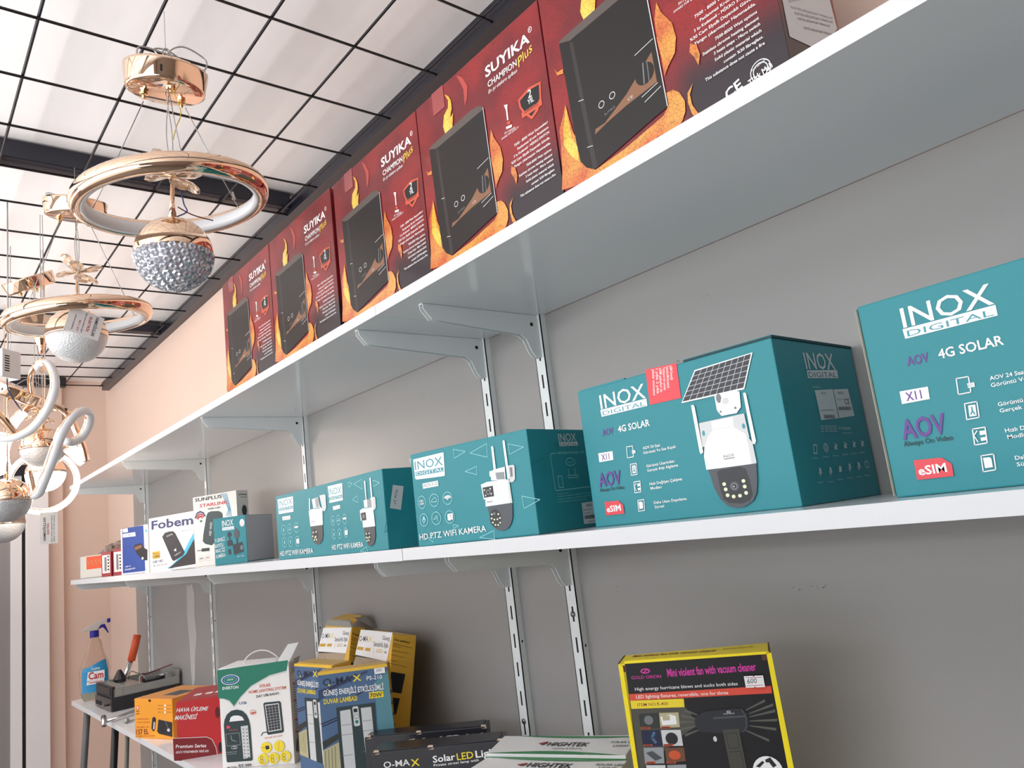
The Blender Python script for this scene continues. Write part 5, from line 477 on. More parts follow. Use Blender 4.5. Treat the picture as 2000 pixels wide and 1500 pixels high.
PK = [(-.250,3.300,.055,.092),(-.225,3.225,.055,.098),(-.205,3.150,.05,.105),(-.186,3.098,.036,.125)]
for j, (x,y,w,h) in enumerate(PK):
    BOX['pk'] = (x,y,-.0195,.45,w,.03,h,0,0)
    r = empty('tool_packet', 'small red and white packet '+['touching the open tray','second from the open tray','third from the open tray','touching the blue adapter box'][j], 'packet', frame('pk'), 'red and white packets beside the tray')
    g = MB(); g.box((0,0,0),(w,.03,h), mat('packet_red', (150,36,46), .3)); g.build('packet_card', r, bevel=.001)
    g = MB(); g.box((.006,-.0008,.012),(w-.006,-.0003,h-.012), mat('packet_white', (222,216,214), .2)); g.build('packet_window', r)
    g = MB(); g.box((w*.35,-.0014,.02),(w*.55,-.001,h-.02), ink('grey')); 
    for q in range(5): g.box((w*.66,-.0014,.022+q*.012),(w*.8,-.001,.028+q*.012), ink('ink'))
    g.build('packet_print', r)

# ------------------------------------------------------------------ bottom shelf
M_evs = mat('worn_grey_white_card', (196,192,188), .4)
r, P, (w,d_,h) = carton('ev', 'lighting_kit_box', 'worn green and white box with a cable handle and raised flap', 'box', mat('white_glossy_card', (236,234,232), .25, bump=.3, bscale=12))
art('ev', 'front_print', r, P[0]); art('evs', 'side_print', r, P[1])
g = MB(); g.tube(spline([(w*.28,.02,h-.002),(w*.36,.02,h+.018),(w*.5,.02,h+.03),(w*.66,.02,h+.028),(w*.8,.02,h+.012)]), .0016, M_white, 6); tag(g.build('cable_handle', r, smooth=True), 'white cable looped as a handle')
g = MB(); g.prism([(w*.80,.012,h),(w*.98,.006,h-.004),(w*1.02,.05,h+.036),(w*.86,.052,h+.034)], (0,.0008,.0008), M_white); g.build('raised_flap', r)
g = MB(); g.prism([(w+.0005,.004,h-.03),(w+.0005,d_,h-.02),(w+.004,d_+.006,h+.006),(w+.002,.02,h+.004)], (.0008,0,0), M_evs); g.build('side_flap', r)
g = MB(); g.prism([(.002,.003,h),(w*.8,.003,h+.001),(w*.8,d_*.8,h+.008),(.03,d_*.9,h+.008)], (0,0,.0008), M_white); g.build('top_flap', r)
M_ycard = mat('ochre_card', (226,176,62), .35); M_qcard = M_ycard
qb = None
for k, lb in (('qB','blue and yellow wall lamp box with a small price tag'),('qA','blue and yellow wall lamp box half hidden behind its twin')):
    r, P, (w,d_,h) = carton(k, 'wall_lamp_box', lb, 'box', M_ycard, 'blue and yellow wall lamp boxes')
    art('qb', 'front_print', r, P[0], w/BOX['qB'][4], h/BOX['qB'][6])
    g = MB(); g.box((0,-.0003,0),(w,-.0001,h-.012), ink('qblue')); g.build('picture_panel', r)
    g = MB(); g.box((.002,.006,h),(w-.002,d_-.002,h+.0012), mat('pale_ochre_card', (205,170,100), .4)); g.build('top_flap', r)
    if k == 'qB':
        tag(art('qbk', 'price_tag', r, P[0], lift=.0028), 'small white price tag')
        g = MB()
        for j in range(10): g.box((w+.0003,.008,.03+j*.02),(w+.0007,.024,.036+j*.02), ink('qdark'))
        g.build('side_print', r)
for k, lb in (('D','tall ochre lamp box showing black windows down its side'),('C','tall ochre lamp box with its torn top flap open')):
    r, P, (w,d_,h) = carton(k, 'sensor_lamp_box', lb, 'box', M_ycard, 'tall ochre sensor lamp boxes')
    s = w/BOX['D'][4]; art('dd', 'front_print', r, P[0], s, 1); art('dds', 'side_print', r, P[1], BOX[k][5]/BOX['D'][5], 1)
    if k == 'C':
        g = MB(); g.prism([(.0,.0,h),(w,.0,h),(w*.95,-.004,h+.012),(.02,-.004,h+.014)], (0,.0006,0), mat('grey_card_inside', (150,148,142), .6)); g.build('front_flap', r)
        g = MB(); g.prism([(.004,.008,h+.014),(w*.75,.012,h+.016),(w*.95,.002,h+.004),(w*.9,.03,h+.026),(.02,.04,h+.028)], (0,.0006,.0006), M_ycard); g.build('torn_flap', r)
        g = MB(); g.prism([(w*.9,.01,h+.02),(w*1.02,.05,h+.002),(w*1.0,.069,h),(w*.92,.04,h+.024)], (.0006,0,.0006), mat('grey_card_inside', (150,148,142), .6)); g.build('side_flap', r)
M_blk = mat('black_glossy_card', (44,44,50), .25, bump=.1, bscale=20)
for k, lb, e in (('E2','black street lamp box with white and yellow title in front','e2'),('E1','black glossy street lamp box standing behind its twin','e1')):
    r, P, (w,d_,h) = carton(k, 'street_lamp_box', lb, 'box', M_blk, 'black street lamp boxes')
    art(e+'t', 'top_print', r, P[2])
    if e == 'e2': art('e2', 'front_print', r, P[0])
    g = MB(); g.box((.006,.004,h),(w-.006,d_-.003,h+.0014), M_blk); g.build('lid_flap', r)
    g = MB()
    for x in (.0,w-.010,w*.42): g.prism([(x,.001,h-.004),(x+.012,.0,h-.003),(x+.010,.004,h+.002),(x+.002,.006,h+.0015)], (0,-.0008,.0008), mat('torn_card', (190,170,150), .8))
    g.build('worn_corner', r)
# two long cartons lying with white tops
M_wc = mat('white_matt_card', (226,226,226), .35)
def long_carton(name, label, pts, z0, h, tlist):
    A,B,C,D_ = [Vector((p[0],p[1],0)) for p in pts]   # front-left, front-right, back-right, back-left
    u = (B-A).normalized(); r = empty(name, label, 'box', Matrix(((u.x,-u.y,0,A.x),(u.y,u.x,0,A.y),(0,0,1,z0),(0,0,0,1))), 'white and green lamp cartons')
    loc = lambda p: ((p-A).dot(u), (p-A).dot(Vector((-u.y,u.x,0))))
    q = [loc(p) for p in (A,B,C,D_)]
    g = MB(); g.prism([(x,y,0) for x,y in q], (0,0,h), M_wc); g.build('carton', r, bevel=.001)
    W = q[1][0]; dd = q[3][1]; n = 14
    for nm, f0 in (('green_front_band', lambda t: (0, .012*math.sin(math.pi*t))), ('green_rear_band', lambda t: (dd-.009*math.sin(math.pi*t)-.001, dd-.0005))):
        vs = [(W*t*.97+.01*(0 if nm[6]=='f' else 1), f0(t)[0], h+.0005) for t in [i/n for i in range(n+1)]]+[(W*t*.97+.01*(0 if nm[6]=='f' else 1), f0(t)[1], h+.0005) for t in [i/n for i in range(n+1)]]
        g = MB(); g.add(vs, [(i,i+1,n+2+i,n+1+i) for i in range(n)], mat('carton_green_print', (42,130,72), .35)); g.build(nm, r)
    g = MB()
    for (t, x0, x1, y, hh, bold) in tlist:
        vs, fs = lettering(t, bold); g.add([(W*(x0+(x1-x0)*x), dd*y+hh*yy_, h+.0008) for x, yy_ in vs], fs, ink('ink'))
    vs = [(W*.30,dd*.55,h+.0008),(W*.36,dd*.66,h+.0008),(W*.37,dd*.58,h+.0008),(W*.345,dd*.46,h+.0008)]; g.add(vs, [(3,2,1,0)], ink('darkred'))
    g.build('top_print', r)
    g = MB(); g.box((0,-.0008,h-.05),(W,-.0003,h-.004), mat('carton_green_print', (42,130,72), .35)); g.build('front_band', r)
TL = [('HIGHTEK',.38,.68,.42,.016,.9),('Lighting & Electric',.45,.66,.26,.005,.2),('SOLAR LED',.82,1.0,.62,.007,.6),('LIGHT',.86,.97,.42,.007,.6)]
long_carton('long_lamp_box', 'white and green lamp carton, the one nearer the wall', [(-.247,.914),(-.160,.732),(-.085,.775),(-.180,.957)], -.4922, .1822, TL)
long_carton('long_lamp_box', 'white and green lamp carton, the one farther from the wall', [(-.305,.889),(-.217,.70),(-.162,.728),(-.2485,.911)], -.4922, .178, TL)
# hand fan box
r, P, (w,d_,h) = carton('fan', 'hand_fan_box', 'black box with yellow borders, pink title and hand-held fan picture', 'box', mat('yellow_fluted_card', (244,222,40), .4))
art('fan', 'front_print', r, P[0]); art('fant', 'top_print', r, P[2]); tag(art('fank', 'price_tag', r, P[0], lift=.0040), 'white price tag with a handwritten number')
g = MB(); M_inner = mat('brown_card_edge', (96,66,48), .8)
g.box((.001,-.0006,h-.009),(.009,.004,h-.002), M_inner); g.box((w-.009,-.0006,h-.009),(w-.001,.004,h-.002), M_inner); g.box((-.0004,.003,h-.004),(.0006,d_-.002,h+.0006), M_inner); g.box((w-.0006,.003,h-.008),(w+.0006,d_,h+.0006), M_inner); g.build('fluted_edge', r)

# motor boxes
r, P, (w,d_,h) = carton('hava', 'air_blower_box', 'red box with white title between orange and green-white boxes', 'box', mat('bright_red_card', (198,40,44), .3))
art('hava', 'front_print', r, P[0]); g = MB(); g.box((.002,.001,h),(w-.002,d_-.002,h+.0016), mat('faded_red_card', (176,52,56), .35))
for q in (.25,.5,.72): g.box((w*q,d_*.3,h+.0016),(w*q+.018,d_*.42,h+.0019), ink('white'))
g.build('lid_flap', r)
r, P, (w,d_,h) = carton('or', 'shutter_motor_box', 'orange box with black remote and motor picture', 'box', mat('orange_card', (240,160,48), .35))
art('or', 'front_print', r, P[0]); g = MB(); g.box((.001,.001,h),(w-.001,d_-.002,h+.0014), mat('faded_orange_card', (216,150,82), .4)); g.box((w*.45,.04,h+.0014),(w*.8,.1,h+.0017), ink('camgrey')); g.build('lid_flap', r)
g = MB(); g.add([(w*.42+.006*math.cos(a*math.pi/6),-.0007,h-.001-.007*math.sin(a*math.pi/6)) for a in range(7)], [tuple(range(7))[::-1]], M_slot); g.build('thumb_notch', r)

# spray bottle
bx, by = -.232, 3.545
r = empty('spray_bottle', 'clear glass-cleaner spray bottle with blue label and blue trigger', 'bottle', Matrix.Translation((bx,by,-.492)) @ Matrix.Rotation(-.22, 4, 'Z'))
prof = [(.0001,.001),(.038,.0),(.044,.006),(.052,.03),(.056,.075),(.055,.11),(.047,.14),(.037,.165),(.030,.19),(.0255,.215),(.022,.226),(.0155,.232),(.014,.240)]
M_bottle = mat('clear_bottle_plastic', (240,226,216), .08, trans=.92, ior=1.12)
g = MB(); g.lathe(prof, M_bottle, 28, sy=.55); g.build('bottle_body', r, smooth=True)
g = MB(); g.lathe([(.0001,.003),(.042,.004),(.047,.01),(.0505,.028),(.0001,.028)], mat('pale_cleaning_liquid', (196,222,214), .1, trans=.8, ior=1.2), 24, sy=.52); g.build('liquid', r, smooth=True)
g = MB(); lab = ink('skyblue2'); n = 10
def labrow(z): return [z]
vs = []; rows = 8
for i in range(rows+1):
    z = .032+.105*i/rows; rr = .0565 if z < .11 else .0565-(z-.11)*.33
    for k in range(n+1):
        a = -math.pi/2-.95+1.9*k/n; sh = (.012 if i == rows else 0)*math.cos((k/n)*math.pi); vs.append((rr*math.cos(a), rr*.57*math.sin(a)-.0006, z-sh))
g.add(vs, [(i*(n+1)+k, i*(n+1)+k+1, (i+1)*(n+1)+k+1, (i+1)*(n+1)+k) for i in range(rows) for k in range(n)], mat('bottle_label_blue', (44,140,190), .35))
for (t, x0, x1, z, hh, col, b) in (('Cam',-.022,.030,.082,.026,'redink',1),('Temizleyici',-.024,.028,.066,.009,'redink',.6),('Ceyhun',-.012,.018,.116,.010,'white',.6)):
    vs, fs = lettering(t, b); q = [(x0+(x1-x0)*x, z+hh*y_) for x, y_ in vs]
    if col == 'redink': g.add([(x0-.006,-.0338,z-.004),(x1+.004,-.0338,z-.004),(x1+.004,-.0332,z+hh+.002),(x0-.002,-.0332,z+hh+.002)], [(0,1,2,3)], ink('white'))
    g.add([(x, -.0342, z_) for x, z_ in q], fs, ink(col))
g.build('label', r, smooth=False)
M_tb = mat('ultramarine_plastic', (38,36,140), .3)
g = MB(); g.lathe([(.0001,.238),(.0165,.238),(.0165,.262),(.013,.264),(.0001,.264)], M_tb, 20); g.build('cap_ring', r, smooth=False)
g = MB(); g.prism([(-.042,-.009,.264),(-.040,-.009,.272),(-.008,-.009,.292),(.030,-.009,.302),(.046,-.009,.301),(.046,-.009,.289),(.02,-.009,.284),(.012,-.009,.264)], (0,.018,0), mat('frosted_trigger_plastic', (214,206,200), .3, trans=.3)); g.build('sprayer_head', r, bevel=.002)
g = MB(); g.prism([(.046,-.008,.287),(.046,-.008,.303),(.058,-.008,.304),(.058,-.008,.288)], (0,.016,0), M_tb); g.build('nozzle', r, bevel=.001)
g = MB(); g.prism([(.012,-.006,.266),(.024,-.006,.283),(.038,-.006,.284),(.044,-.006,.268),(.052,-.006,.246),(.047,-.006,.248),(.037,-.006,.264),(.030,-.006,.272)], (0,.012,0), M_tb); g.build('trigger', r, bevel=.001)

# car stereo with an opened unit on top
BOX['dev'] = (-.261,3.365,-.492,.025,.227,.212,.046,0,0)
M_db = mat('black_device_plastic', (38,38,42), .35); M_dm = mat('galvanised_device_case', (168,168,164), .35, .5, bump=.1)
r, P, (w,d_,h) = carton('dev', 'car_stereo', 'black car stereo lying under the opened silver unit', 'stereo', M_db)
g = MB(); g.box((-.0,-.006,.004),(w,-.001,h-.002), mat('smoky_faceplate', (70,64,64), .2)); g.box((.01,-.008,.012),(.09,-.006,.024), M_slot); g.lathe([(.0001,0),(.008,0),(.008,.006),(.0001,.006)], M_db, 14, (.19,-.012,.02)); g.build('faceplate', r)
g = MB(); g.lathe([(.0001,0),(.0035,0),(.003,.001),(.0001,.001)], M_screw, 10); s_ = g.build('screw', r); s_.location = (w,.07,.025); s_.rotation_euler = (0,math.pi/2,0)
BOX['dev2'] = (-.258,3.36,-.4458,.04,.217,.226,.038,0,0)
w,d_,h = BOX['dev2'][4:7]; r = empty('opened_car_stereo', 'silver opened car stereo with loose wires on the black one', 'stereo', frame('dev2'))
g = MB(); g.box((0,0,0),(w,d_,.002),M_dm); g.box((0,.03,0),(w,.032,h),M_dm); g.box((0,d_-.002,0),(w,d_,h+.012),M_dm); g.box((w-.002,.0,0),(w,d_,h*.75),M_dm); g.box((0,0,0),(.002,d_,h),M_dm); g.box((.002,.005,h*.72),(w,.1,h*.8),M_dm); g.build('metal_case', r)
g = MB(); g.box((.0,-.006,.0),(w,.004,h), M_db); g.box((.02,-.008,.008),(w-.02,-.006,h-.006), mat('dark_display', (52,46,44), .1)); g.build('faceplate', r)
g = MB(); g.box((w-.09,.12,.02),(w-.01,.16,.035), M_db); g.lathe([(.0001,0),(.016,0),(.016,.018),(.0001,.018)], M_db, 16, (w-.04,.17,.02)); g.lathe([(.012,0),(.02,.0),(.02,.006),(.012,.006)], M_chrome, 16, (w-.06,.19,.035)); g.build('disc_mechanism', r)
g = MB(); g.tube(spline([(w-.02,.10,.03),(w-.05,.11,.055),(w-.07,.13,.05),(w-.06,.19,.062),(w-.03,.21,.07)]), .0022, mat('dark_red_wire', (110,26,38), .4), 6); g.tube(spline([(w-.01,.09,.03),(w+.005,.085,.052),(w-.01,.1,.056),(w-.03,.12,.03)]), .0016, ink('palegrey'), 6); g.tube(spline([(.02,.1,.03),(.06,.1,.06),(.1,.11,.055),(.15,.12,.05)]), .0015, mat('green_wire', (50,70,60), .4), 6); g.build('loose_wires', r, smooth=True)
g = MB(); g.lathe([(.0001,0),(.02,0),(.024,.012),(.014,.03),(.006,.045),(.0001,.046)], M_db, 12, (.06,.06,.03)); g.build('black_knob', r)
# metal tool, latch, blister packs
def rod(name, label, cat, parts, group=None):
    r = empty(name, label, cat, Matrix.Translation(Vector(parts[0][1][0])), group); o = Vector(parts[0][1][0])
    for nm, pts, rad, m in parts:
        g = MB(); g.tube([Vector(p)-o for p in pts], rad, m, 10); g.build(nm, r, smooth=True)
    return r
rod('folding_arm', 'chrome folding arm lying on the shelf by the stereos', 'tool', [('arm', [(-.322,2.93,-.484),(-.24,2.98,-.482),(-.175,3.02,-.478)], .005, M_chrome), ('second_arm', [(-.318,2.90,-.478),(-.24,2.93,-.476),(-.175,2.96,-.472)], .0035, M_chrome), ('pivot', [(-.330,2.90,-.489),(-.326,2.93,-.466)], .008, M_chrome), ('hook', [(-.20,3.0,-.474),(-.19,3.02,-.45),(-.18,3.03,-.445)], .003, M_chrome)])
rod('wall_bracket_arm', 'thin silver rod lying beside the folding arm', 'tool', [('rod', [(-.27,2.86,-.486),(-.18,2.89,-.486),(-.12,2.9,-.486)], .004, M_dm), ('end_plate', [(-.275,2.855,-.489),(-.272,2.86,-.478)], .007, M_dm)])
r = empty('blister_pack', 'clear blister pack behind the orange box against the wall', 'packet', Matrix.Translation((-.10,2.90,-.492)) @ Matrix.Rotation(.2,4,'Z'))
g = MB(); g.box((-.06,-.1,0),(.06,.08,.045), M_clear); g.build('plastic_shell', r, bevel=.008); g = MB(); g.box((-.05,-.08,.002),(.05,.07,.006), ink('palegrey')); g.lathe([(.0001,0),(.014,0),(.014,.02),(.0001,.02)], M_dm, 14, (0,-.02,.006)); g.build('insert', r)

# poles and broom sticks
rod('squeegee_pole', 'chrome pole with an orange grip leaning behind the stereos', 'pole', [('chrome_tube', [(-.083,3.6,-.365),(-.11,3.6,-.43),(-.138,3.6,-.49)], .010, M_chrome), ('orange_grip', [(-.060,3.6,-.278),(-.072,3.6,-.325),(-.087,3.6,-.378)], .0155, mat('orange_rubber', (226,92,52), .45))])
for i, (a, b, rr, m, lb) in enumerate((((-.288,3.40,-.512),(-.345,3.50,-1.49),.012,mat('grey_pole_paint', (96,96,98), .3),'thick grey metal pole below the bottom shelf'),((-.285,2.96,-.512),(-.32,3.1,-1.49),.0115,mat('black_pole_paint', (26,26,28), .3),'black pole below the bottom shelf'),((-.268,2.87,-.512),(-.29,3.0,-1.49),.0065,mat('olive_grey_pole_paint', (104,106,96), .3),'thin greenish grey pole below the bottom shelf'))):
    rod('broom_pole', lb, 'pole', [('pole', [a, tuple((Vector(a)+Vector(b))/2), b], rr, m), ('end_cap', [b, (b[0],b[1],b[2]-.009)], rr*1.3, M_db)], 'poles below the bottom shelf')

# ------------------------------------------------------------------ hanging lamps
M_facet = mat('cut_crystal_acrylic', (214,216,224), .06, .35, trans=.35, ior=1.5)
M_crack = mat('crackled_acrylic', (222,224,226), .18, .1, bump=1.0, bscale=260, trans=.15)
M_crackd = mat('crackled_acrylic_grey', (186,188,190), .2, .1, bump=1.0, bscale=220, trans=.1)
M_petal = mat('champagne_crystal', (248,228,205), .03, trans=.9, ior=1.5)
M_lit = mat('lit_diffuser', (255,240,224), .5, emit=9)
def crystal_bowl(R, rows=8, amp=.035):
    g = MB(); vs = []; fs = []; n = 26
    # faceted bowl: staggered rows of raised hexagon-like studs
    for i in range(rows):
        th0 = math.pi/2+ (math.pi/2)*(i/rows)*.98; th1 = math.pi/2+(math.pi/2)*((i+1)/rows)*.98
        m = max(6, int(n*math.sin((th0+th1)/2)))
        for k in range(m):
            a0 = 2*math.pi*(k+.5*(i%2))/m; a1 = 2*math.pi*(k+1+.5*(i%2))/m
            def sp(t, a, r): return (r*math.sin(t)*math.cos(a), r*math.sin(t)*math.sin(a), r*math.cos(t))
            am = (a0+a1)/2; tm = (th0+th1)/2; d_ = (a1-a0)
            ring = [sp(th0,a0+d_*.25,R), sp(th0,a1-d_*.25,R), sp(tm,a1,R), sp(th1,a1-d_*.25,R), sp(th1,a0+d_*.25,R), sp(tm,a0,R)]
            tip = [sp(tm+(tq-tm)*.6, am+(aq-am)*.6, R*(1+amp)) for tq, aq in ((th0,a0+d_*.25),(th0,a1-d_*.25),(tm,a1),(th1,a1-d_*.25),(th1,a0+d_*.25),(tm,a0))]
            dim = sp(tm, am, R*(1-amp*.9))
            b = len(vs); vs += ring+tip+[dim]
            for q in range(6):
                fs.append((b+q, b+(q+1)%6, b+6+(q+1)%6, b+6+q)); fs.append((b+6+q, b+6+(q+1)%6, b+12))
    g.add(vs, [f[::-1] for f in fs], M_facet)
    g.lathe([(R*.985*math.cos(t*math.pi/16), -R*.985*math.sin(t*math.pi/16)) for t in range(9)], M_facet, 28)
    return g
def arc_prof(R, a0, a1, n=10): return [(max(R*math.cos(a0+(a1-a0)*i/n), .0001), R*math.sin(a0+(a1-a0)*i/n)) for i in range(n+1)]
def petal_mesh(L, W):
    g = MB(); n = 8; vs = []; fs = []
    prof = [(0,.08),(.25,.5),(.5,.85),(.75,1),(.92,.7),(1,.05)]
    for t, w in prof:
        for k in range(n): a = 2*math.pi*k/n; vs.append((L*t, W*w*math.cos(a), W*.38*w*math.sin(a)))
    for i in range(len(prof)-1):
        for k in range(n): fs.append((i*n+k, i*n+(k+1)%n, (i+1)*n+(k+1)%n, (i+1)*n+k))
    fs += [tuple(range(n))[::-1], tuple((len(prof)-1)*n+k for k in range(n))]
    g.add(vs, fs, M_petal); return g
def ring_part(root, c, R, tx, ty, gold=.0125, strip=True):
    n = 72; hz = .0165; g = MB(); vs = []; m = 14
    for k in range(n):
        a = 2*math.pi*k/n
        for j in range(m):
            b = 2*math.pi*j/m; rr = R+.0105*math.cos(b)+.001; z = hz*math.sin(b)
            x, y = rr*math.cos(a), rr*math.sin(a); vs.append((c[0]+x, c[1]+y, c[2]+z+tx*x+ty*y))
    g.add(vs, [(k*m+j, ((k+1)%n)*m+j, ((k+1)%n)*m+(j+1)%m, k*m+(j+1)%m) for k in range(n) for j in range(m)], M_gold); g.build('ring_frame', root, smooth=True)
    g = MB(); vs = []; m = 6
    for k in range(n):
        a = 2*math.pi*k/n
        for j, (dr, dz) in enumerate(((-.005,.011),(-.0125,.0085),(-.015,-.001),(-.0125,-.0105),(-.005,-.0125),(0,0))):
            rr = R+dr+.001; x, y = rr*math.cos(a), rr*math.sin(a); vs.append((c[0]+x, c[1]+y, c[2]+dz-.002+tx*x+ty*y))
    g.add(vs, [(k*m+j, k*m+(j+1)%m, ((k+1)%n)*m+(j+1)%m, ((k+1)%n)*m+j) for k in range(n) for j in range(m)], M_strip); tag(g.build('light_strip', root, smooth=True), 'white inner light strip')
def canopy_part(root, c, R=.062, h=.037, tilt=(0,0)):
    g = MB(); g.lathe([(.0001,0),(R*.9,0),(R*.985,.002),(R,.006),(R*1.06,h*.9),(R*1.06,h),(.0001,h)], M_gold, 40)
    o = g.build('canopy', root, smooth=False); o.location = c; o.rotation_euler = (tilt[0],tilt[1],0)
    for p in o.data.polygons: p.use_smooth = len(p.vertices) == 4
    for k in range(3):
        a = 2*math.pi*k/3+.5; q = MB(); q.lathe([(.0001,-.012),(.003,-.012),(.003,-.006),(.007,-.005),(.007,0),(.0001,.001)], M_goldd, 10, (R*.55*math.cos(a), R*.55*math.sin(a), 0)); q.build('cable_gland', o)
    g = MB(); g.add([(R*1.06*math.cos(a)+.0, -R*1.03*math.sin(a+.0), z) for a, z in ((1.9,.012),(1.95,.012),(1.95,.024),(1.9,.024))], [(0,1,2,3)], M_slot); g.build('slot', o)
    return o
def ring_lamp(name, label, ring, R, tilt, can, sph, fl, bowl, Rs=.059, cansz=.062, cantilt=(.21,0), cables=True):
    rc = Vector(ring); root = empty(name, label, 'lamp', Matrix.Translation(rc), 'ring lamps with hanging globes')
    o = Vector(can)-rc; canopy_part(root, o, cansz, .037, cantilt)
    if R: ring_part(root, (0,0,0), R, *tilt)
    S = Vector(sph)-rc
    g = MB(); g.lathe([(Rs*1.012,-.003)]+arc_prof(Rs*1.012, 0, math.pi/2, 12), M_gold, 40, S); g.build('globe_cap', root, smooth=True)
    if bowl == 'cut': b = crystal_bowl(Rs).build('crystal_shade', root); 
    else:
        g = MB(); g.lathe(arc_prof(Rs*.985, -math.pi/2, -.04, 14), M_crack if bowl == 'crack' else M_crackd, 40); b = g.build('crystal_shade', root, smooth=True)
    b.location = S
    F_ = Vector(fl)-rc; g = MB(); g.tube([S+Vector((0,0,Rs*.98)), S+Vector((0,0,Rs+.03)), F_], .0035, M_gold, 10, rs=[.007,.0038,.003]); g.build('stem', root, smooth=True)
    g = MB(); g.lathe([(.0001,-.006),(.006,-.004),(.007,.003),(.0001,.006)], M_goldd, 12, F_); g.build('flower_hub', root, smooth=True)
    for k, (az, el, L) in enumerate(((-2.7,.75,.050),(-1.9,.2,.045),(.0,.35,.054),(1.2,.5,.045),(-.5,-.6,.05),(-2.8,-.35,.05),(-1.4,-.8,.046))):
        p = petal_mesh(L, .017).build('petal', root, smooth=False); p.location = F_; p.rotation_euler = (0,-el,az)
    if cables and R:
        for k in range(3):
            a = 2*math.pi*k/3+.35; top = o+Vector((cansz*.6*math.cos(a), cansz*.6*math.sin(a), -.01)); x, y = R*math.cos(a), R*math.sin(a)
            g = MB(); g.tube([top, (top+Vector((x,y,tilt[0]*x+tilt[1]*y)))/2+Vector((0,0,-.003)), (x,y,tilt[0]*x+tilt[1]*y)], .0009, M_cable, 5); g.build('suspension_cable', root, smooth=True)
    g = MB(); g.tube(spline([o+Vector((.0,0,0)), (o+F_)/2+Vector((.005,0,0)), F_]), .0009, M_cable, 5); g.tube(spline([o+Vector((.006,.004,0)), (o+F_)/2+Vector((-.003,.004,0)), F_]), .0009, M_cable, 5); g.build('centre_cable', root, smooth=True)
    return root, o, S, F_
Z = Vector
L1, o1, S1_, F1_ = ring_lamp('ring_pendant_lamp', 'rose gold ring lamp with a cut crystal globe, nearest the viewer', (-.548,1.2,.580), .138, (.124,.01), (-.5535,1.2,.768), PT['sph1'], PT['fl1'], 'cut')
o1 = o1+Z((0,-.01,.012)); g = MB(); g.tube(spline([o1+Z((-.045,0,.03)), o1+Z((-.04,0,.055)), o1+Z((0,.0,.055)), o1+Z((.04,0,.048)), o1+Z((.03,.01,.045)), o1+Z((0,.01,.05)), o1+Z((-.015,.01,.065)), o1+Z((.01,.01,.068)), o1+Z((.05,.01,.045)), o1+Z((.062,.0,.035))]), .0014, M_cable, 6)
g.tube(spline([o1+Z((.0,0,.03)), o1+Z((.005,0,.06)), o1+Z((.03,0,.078)), o1+Z((.065,0,.065)), o1+Z((.06,0,.042)), o1+Z((.03,0,.036))]), .0014, M_cable, 6); g.tube(spline([o1+Z((0,0,.03)), o1+Z((-.004,0,.06)), o1+Z((.006,0,.062)), o1+Z((.01,0,.034))]), .0014, M_cable, 6); g.build('coiled_cable', L1, smooth=True)
g = MB(); g.tube(spline([F1_+Z((.012,0,-.02)), F1_+Z((.016,0,-.045)), F1_+Z((.02,0,-.058)), F1_+Z((0,0,-.072)), F1_+Z((-.02,0,-.085))]), .0011, mat('blue_wire', (44,62,130), .4), 6); g.build('blue_wire', L1, smooth=True)
g = MB(); g.tube(spline([F1_+Z((.006,0,-.052)), F1_+Z((.03,0,-.062)), F1_+Z((.062,0,-.066))]), .001, mat('maroon_wire', (92,40,44), .4), 6); g.build('red_wire', L1, smooth=True)
g = MB(); g.tube(spline([o1+Z((.006,0,-.002)), o1+Z((.02,0,-.045)), o1+Z((.012,0,-.075)), o1+Z((.006,0,-.1))]), .0009, mat('yellow_wire', (190,165,70), .4), 5); g.build('yellow_wire', L1, smooth=True)
g = MB(); g.tube([o1, Z((0,0,.9-.58+.03)) if False else o1+Z((0,0,.135))], .0006, M_cable, 4); g.build('hanging_wire', L1)
L2, o2, S2_, F2_ = ring_lamp('ring_pendant_lamp', 'gold ring lamp with a white crackled globe and paper tag', (-.571,1.84,.564), .138, (.116,.044), (-.5765,1.84,.80), PT['sph2'], PT['fl2'], 'crack', .062)
g = MB(); g.box((-.035,-.0004,-.026),(.035,.0004,.026), M_white); tg = g.build('paper_tag', L2); tg.location = Z(PT['tag2'])-Z((-.571,1.84,.564)); tg.rotation_euler = (.1,.25,.25)
g = MB()
for (t,x,z0,z1,h,c,b) in (('HAMBOĞULLARI',.018,-.020,.022,.0065,'ink',.6),('ELEKTRİK',.006,-.016,.018,.0055,'redink',.6),('Her türlü elektrik işleri',-.003,-.021,.022,.003,'ink',.3),('0555 111 22 33',-.012,-.02,.004,.004,'redink',.5),('elektrik aydınlatma',-.022,-.021,.012,.003,'ink',.3)):
    vs, fs = lettering(t, b); g.add([(x+h*y_, -.0008, z1-(z1-z0)*xx) for xx, y_ in vs], fs, ink(c))
g.build('tag_print', tg)
g = MB(); g.tube([o2+Z((0,0,.03)), o2+Z((0,0,.125))], .0006, M_cable, 4); g.build('hanging_wire', L2)
g = MB(); g.tube(spline([o2+Z((-.05,0,.03)), o2+Z((-.055,0,.05)), o2+Z((-.03,0,.045)), o2+Z((-.02,0,.035))]), .0028, M_clear, 6); g.build('terminal_block', L2, smooth=True)
p3 = Z(PT['L3'])
L3, o3, S3_, F3_ = ring_lamp('ring_pendant_lamp', 'gold globe lamp with crackled shade behind the twisted strip lamp', p3, 0, (0,0), Z(PT['canT'])+Z((0,0,-.02)), p3, p3+Z((-.01,0,.10)), 'crackd', .059, .064, (.25,-.45))
